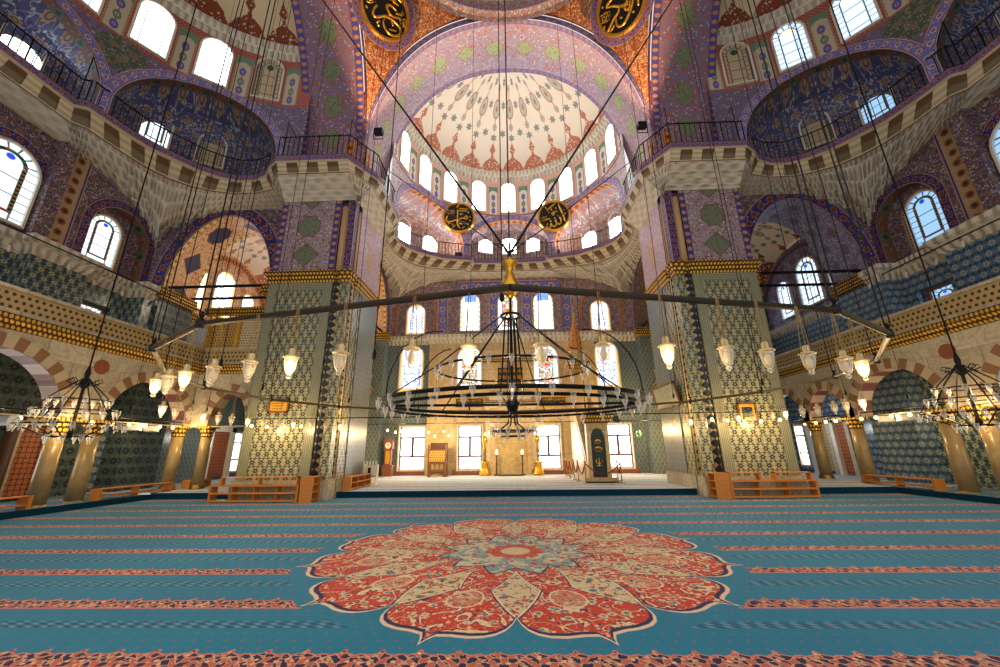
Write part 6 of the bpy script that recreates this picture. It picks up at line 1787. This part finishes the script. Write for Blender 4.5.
mb = MB(); mb.box(x0 - .1, x1 + .1, 26.9, 28.5, 7.3, 7.6); mb.box(x0 - .18, x1 + .18, 26.82, 28.58, 7.6, 7.95); mb.build('canopy', 'gold_carved', e)
n8 = 8
def spire(profile, nmn, mt):
    mb = MB(); mb.lathe(profile, (xc, 27.7, 0), 8); mb.build(nmn, mt, e)
spire([(.62, 7.95), (.58, 8.6), (.66, 8.65), (.68, 8.75)], 'drum', 'gilt_marble')
spire([(.6, 8.75), (.05, 11.4)], 'spire', 'spire_paint')
spire([(.05, 11.4), (.12, 11.5), (.05, 11.62), (.1, 11.72), (.03, 11.85), (.02, 12.3)], 'spire_finial', 'gold')

# rope barrier
POS = [(3.5, 28.4), (3.45, 27.0), (3.48, 25.8), (3.55, 24.5), (3.6, 23.3), (3.75, 21.75), (5.6, 21.75), (5.8, 23.3)]
sp = None
for i, (x, y) in enumerate(POS):
    if sp is None:
        sp = empty('barrier_post', (0, 0, 0))
        mb = MB(); mb.lathe([(.16, 0), (.16, .03), (.04, .06)], (0, 0, 0), 12); mb.build('foot', 'chrome', sp, True)
        mb = MB(); mb.lathe([(.03, .05), (.03, 1.0), (.05, 1.02), (.05, 1.08), (.02, 1.12)], (0, 0, 0), 10); mb.build('pole', 'gold', sp, True); o = sp
    else: o = copy_tree(sp)
    o.location = (x, y, .25); tag(o, 'slim brass barrier post beside the pulpit, %s from the far wall' % ORD[i] if i < 6 else 'slim brass barrier post right of the pulpit gate' + (', standing farther back' if i == 7 else ''), 'barrier post', 'barrier posts round the pulpit')
for i in range(len(POS) - 1):
    a, b = POS[i], POS[i + 1]
    mb = MB(); mb.tube([(a[0] + (b[0] - a[0]) * t / 10, a[1] + (b[1] - a[1]) * t / 10, 1.24 - .55 * sin(pi * t / 10)) for t in range(11)], .035, 6)
    tag(mb.build('barrier_rope', 'rope_red', None, True), 'sagging dark red rope ' + ('across the front of the pulpit gate' if i == 5 else ('at the right of the pulpit' if i == 6 else 'along the left of the pulpit, %s from the far wall' % ORD[i])), 'rope', 'red barrier ropes')

# odds and ends -----------------------------------------------------------
e = empty('hanging_lamp', (8.31, 26.9, 2.7)); tag(e, 'small green glass lamp hanging right of the pulpit', 'lamp')
mb = MB(); mb.lathe([(.02, 2.55), (.1, 2.68), (.2, 2.9), (.12, 3.05), (.16, 3.12), (.05, 3.14)], (8.31, 26.9, 0), 12); mb.build('glass_shade', 'glass_green', e, True)
mb = MB(); mb.tube([(8.31, 26.9, 3.1), (8.31, 26.9, 3.75)], .012, 4); mb.build('chain', 'iron', e)
e = empty('wall_clock', (7.8, 30.1, 4.08)); tag(e, 'dark round wall clock above the rightmost far window', 'clock')
mb = MB(); q = [(.0, 0)]
N = 20; P0 = [(7.8 + .26 * cos(2 * pi * k / N), 4.08 + .26 * sin(2 * pi * k / N)) for k in range(N)]
for i in range(N):
    a, b = P0[i], P0[(i + 1) % N]; mb.face([(a[0], 30.05, a[1]), (b[0], 30.05, b[1]), (b[0], 30.19, b[1]), (a[0], 30.19, a[1])])
mb.face([(a, 30.05, b) for a, b in P0]); mb.build('case', 'dark', e)
mb = MB(); mb.face([(7.8 + .2 * cos(2 * pi * k / N), 30.045, 4.08 + .2 * sin(2 * pi * k / N)) for k in range(N)]); mb.build('dial', 'black_board', e)
def speaker(x, y, z, label, cyl=False):
    e = empty('loudspeaker', (x, y, z)); tag(e, label, 'loudspeaker')
    mb = MB()
    if cyl: mb.tube([(x - .3, y, z + .15), (x + .3, y - .1, z + .15)], .17, 14)
    else: mb.hexa([(x - .28, y - .12, z + .04), (x + .28, y - .12, z + .04), (x + .3, y + .1, z), (x - .3, y + .1, z), (x - .28, y - .1, z + .28), (x + .28, y - .1, z + .28), (x + .3, y + .1, z + .3), (x - .3, y + .1, z + .3)])
    mb.build('housing', 'white_paint', e)
    mb = MB(); mb.tube([(x, y, z + .28), (x, y, z + .5)], .02, 5); mb.build('bracket', 'iron', e)
speaker(-17.3, 13.1, 3.0, 'white cylindrical spotlight housing on the left arcade rod near the picture edge', True)
speaker(-17.4, 17.8, 3.02, 'white wall loudspeaker under the left arcade, nearer of two')
speaker(-17.4, 18.7, 3.0, 'white wall loudspeaker under the left arcade, farther of two')
speaker(17.4, 18.2, 3.0, 'white wall loudspeaker under the right arcade, nearer of two')
speaker(17.4, 19.1, 3.0, 'white wall loudspeaker under the right arcade, farther of two')

# ================================================================== LIGHT AND CAMERA
def plight(x, y, z, p, col=(1, .69, .32), r=.12):
    l = bpy.data.lights.new('lamp_or_fill', 'POINT'); l.energy = p; l.color = col; l.shadow_soft_size = r
    o = bpy.data.objects.new('lamp_or_fill', l); o.location = (x, y, z); COL.objects.link(o); return o
W = 1.25
for x, y, z in LIT:
    near = y < 5
    plight(x, y, z - .32, (16 if near else 22) * W)
for x, y in ((-16.6, 14.5), (-16.6, 17.5), (-16.4, 19.9)): plight(x, y, 3.0, 55 * W)
for x, y in ((16.6, 14.8), (16.6, 18.0), (16.5, 21.5)): plight(x, y, 3.0, 50 * W)
for x in (-11.2, -9.7, 9.3, 10.9): plight(x, 16.6, 3.0, 80 * W)
for x in (-7.7, -5.0, -1.75, 1.5, 5.7, 9.0): plight(x, 26.6, 3.1, 240 * W)
plight(-7.0, 18.6, 3.2, 60 * W); plight(7.0, 18.6, 3.2, 60 * W)
plight(-12.3, 10.75, 3.0, 90 * W); plight(12.45, 11.05, 3.0, 90 * W); plight(0, 9.65, 3.5, 120 * W)
plight(-14.5, 21.8, 8.6, 60 * W); plight(-14.0, 24.0, 11.5, 160 * W, (1, .82, .58)); plight(11.9, 25.5, 8.5, 40 * W); plight(-11.9, 25.5, 8.5, 70 * W)
for s in (-1, 1):
    for y in (14.0, 18.4): plight(s * 18.9, y, 3.1, 28 * W)  # unseen fill lights added to brighten the arcade interiors
plight(-18.4, 26.0, 3.0, 60 * W, (1, .9, .75)); plight(18.4, 26.0, 3.0, 60 * W, (.9, .95, 1))  # added point lights imitating window daylight at the aisle ends, not lamps
# flood lights
def spot(x, y, z, tx, ty, tz, p, ang, col=(1, .55, .2)):
    l = bpy.data.lights.new('flood_light', 'SPOT'); l.energy = p; l.color = col; l.spot_size = ang; l.spot_blend = .7; l.shadow_soft_size = .15
    o = bpy.data.objects.new('flood_light', l); o.location = (x, y, z)
    o.rotation_euler = (Vector((tx, ty, tz)) - Vector((x, y, z))).to_track_quat('-Z', 'Y').to_euler(); COL.objects.link(o)
spot(-7.75, 17.35, 18.2, -5.6, 15.4, 26, 4600, 1.3, (1, .58, .25)); spot(7.75, 17.35, 18.2, 5.6, 15.4, 26, 4600, 1.3, (1, .58, .25))
spot(-4.3, 26.9, 17.1, -4.9, 28.6, 20.5, 200, 2.2); spot(3.95, 26.9, 17.1, 4.5, 28.6, 20.5, 200, 2.2)
# daylight
w = bpy.data.worlds.new('World'); SC.world = w; w.use_nodes = True
bg = w.node_tree.nodes['Background']; bg.inputs[0].default_value = (1.0, 0.96, 0.90, 1); bg.inputs[1].default_value = 0.86

cam = bpy.data.cameras.new('Camera'); co = bpy.data.objects.new('Camera', cam); COL.objects.link(co)
cam.sensor_width = 36; cam.sensor_fit = 'HORIZONTAL'; cam.lens = 388.9 / 1000 * 36; cam.clip_end = 200
PT = math.radians(16.6); RO = 0.012; YW = math.atan(12 / 389 * cos(PT))
fw = Vector((0, cos(PT), sin(PT))); up0 = Vector((0, -sin(PT), cos(PT))); rt0 = Vector((1, 0, 0))
rt = rt0 * cos(RO) - up0 * sin(RO); up = rt0 * sin(RO) + up0 * cos(RO)
m3 = Matrix.Rotation(YW, 3, 'Z') @ Matrix((rt, up, -fw)).transposed()
co.matrix_world = Matrix.Translation((0, 0, 2.0)) @ m3.to_4x4()
SC.camera = co
SC.view_settings.view_transform = 'Standard'; SC.view_settings.look = 'None'; SC.view_settings.gamma = 1.0; SC.view_settings.use_curve_mapping = False
SC.view_settings.exposure = 0.15
cy = SC.cycles
cy.max_bounces = 6; cy.diffuse_bounces = 3; cy.glossy_bounces = 2; cy.transparent_max_bounces = 12; cy.transmission_bounces = 2
cy.caustics_reflective = False; cy.caustics_refractive = False; cy.sample_clamp_indirect = 4.0
cy.use_denoising = True
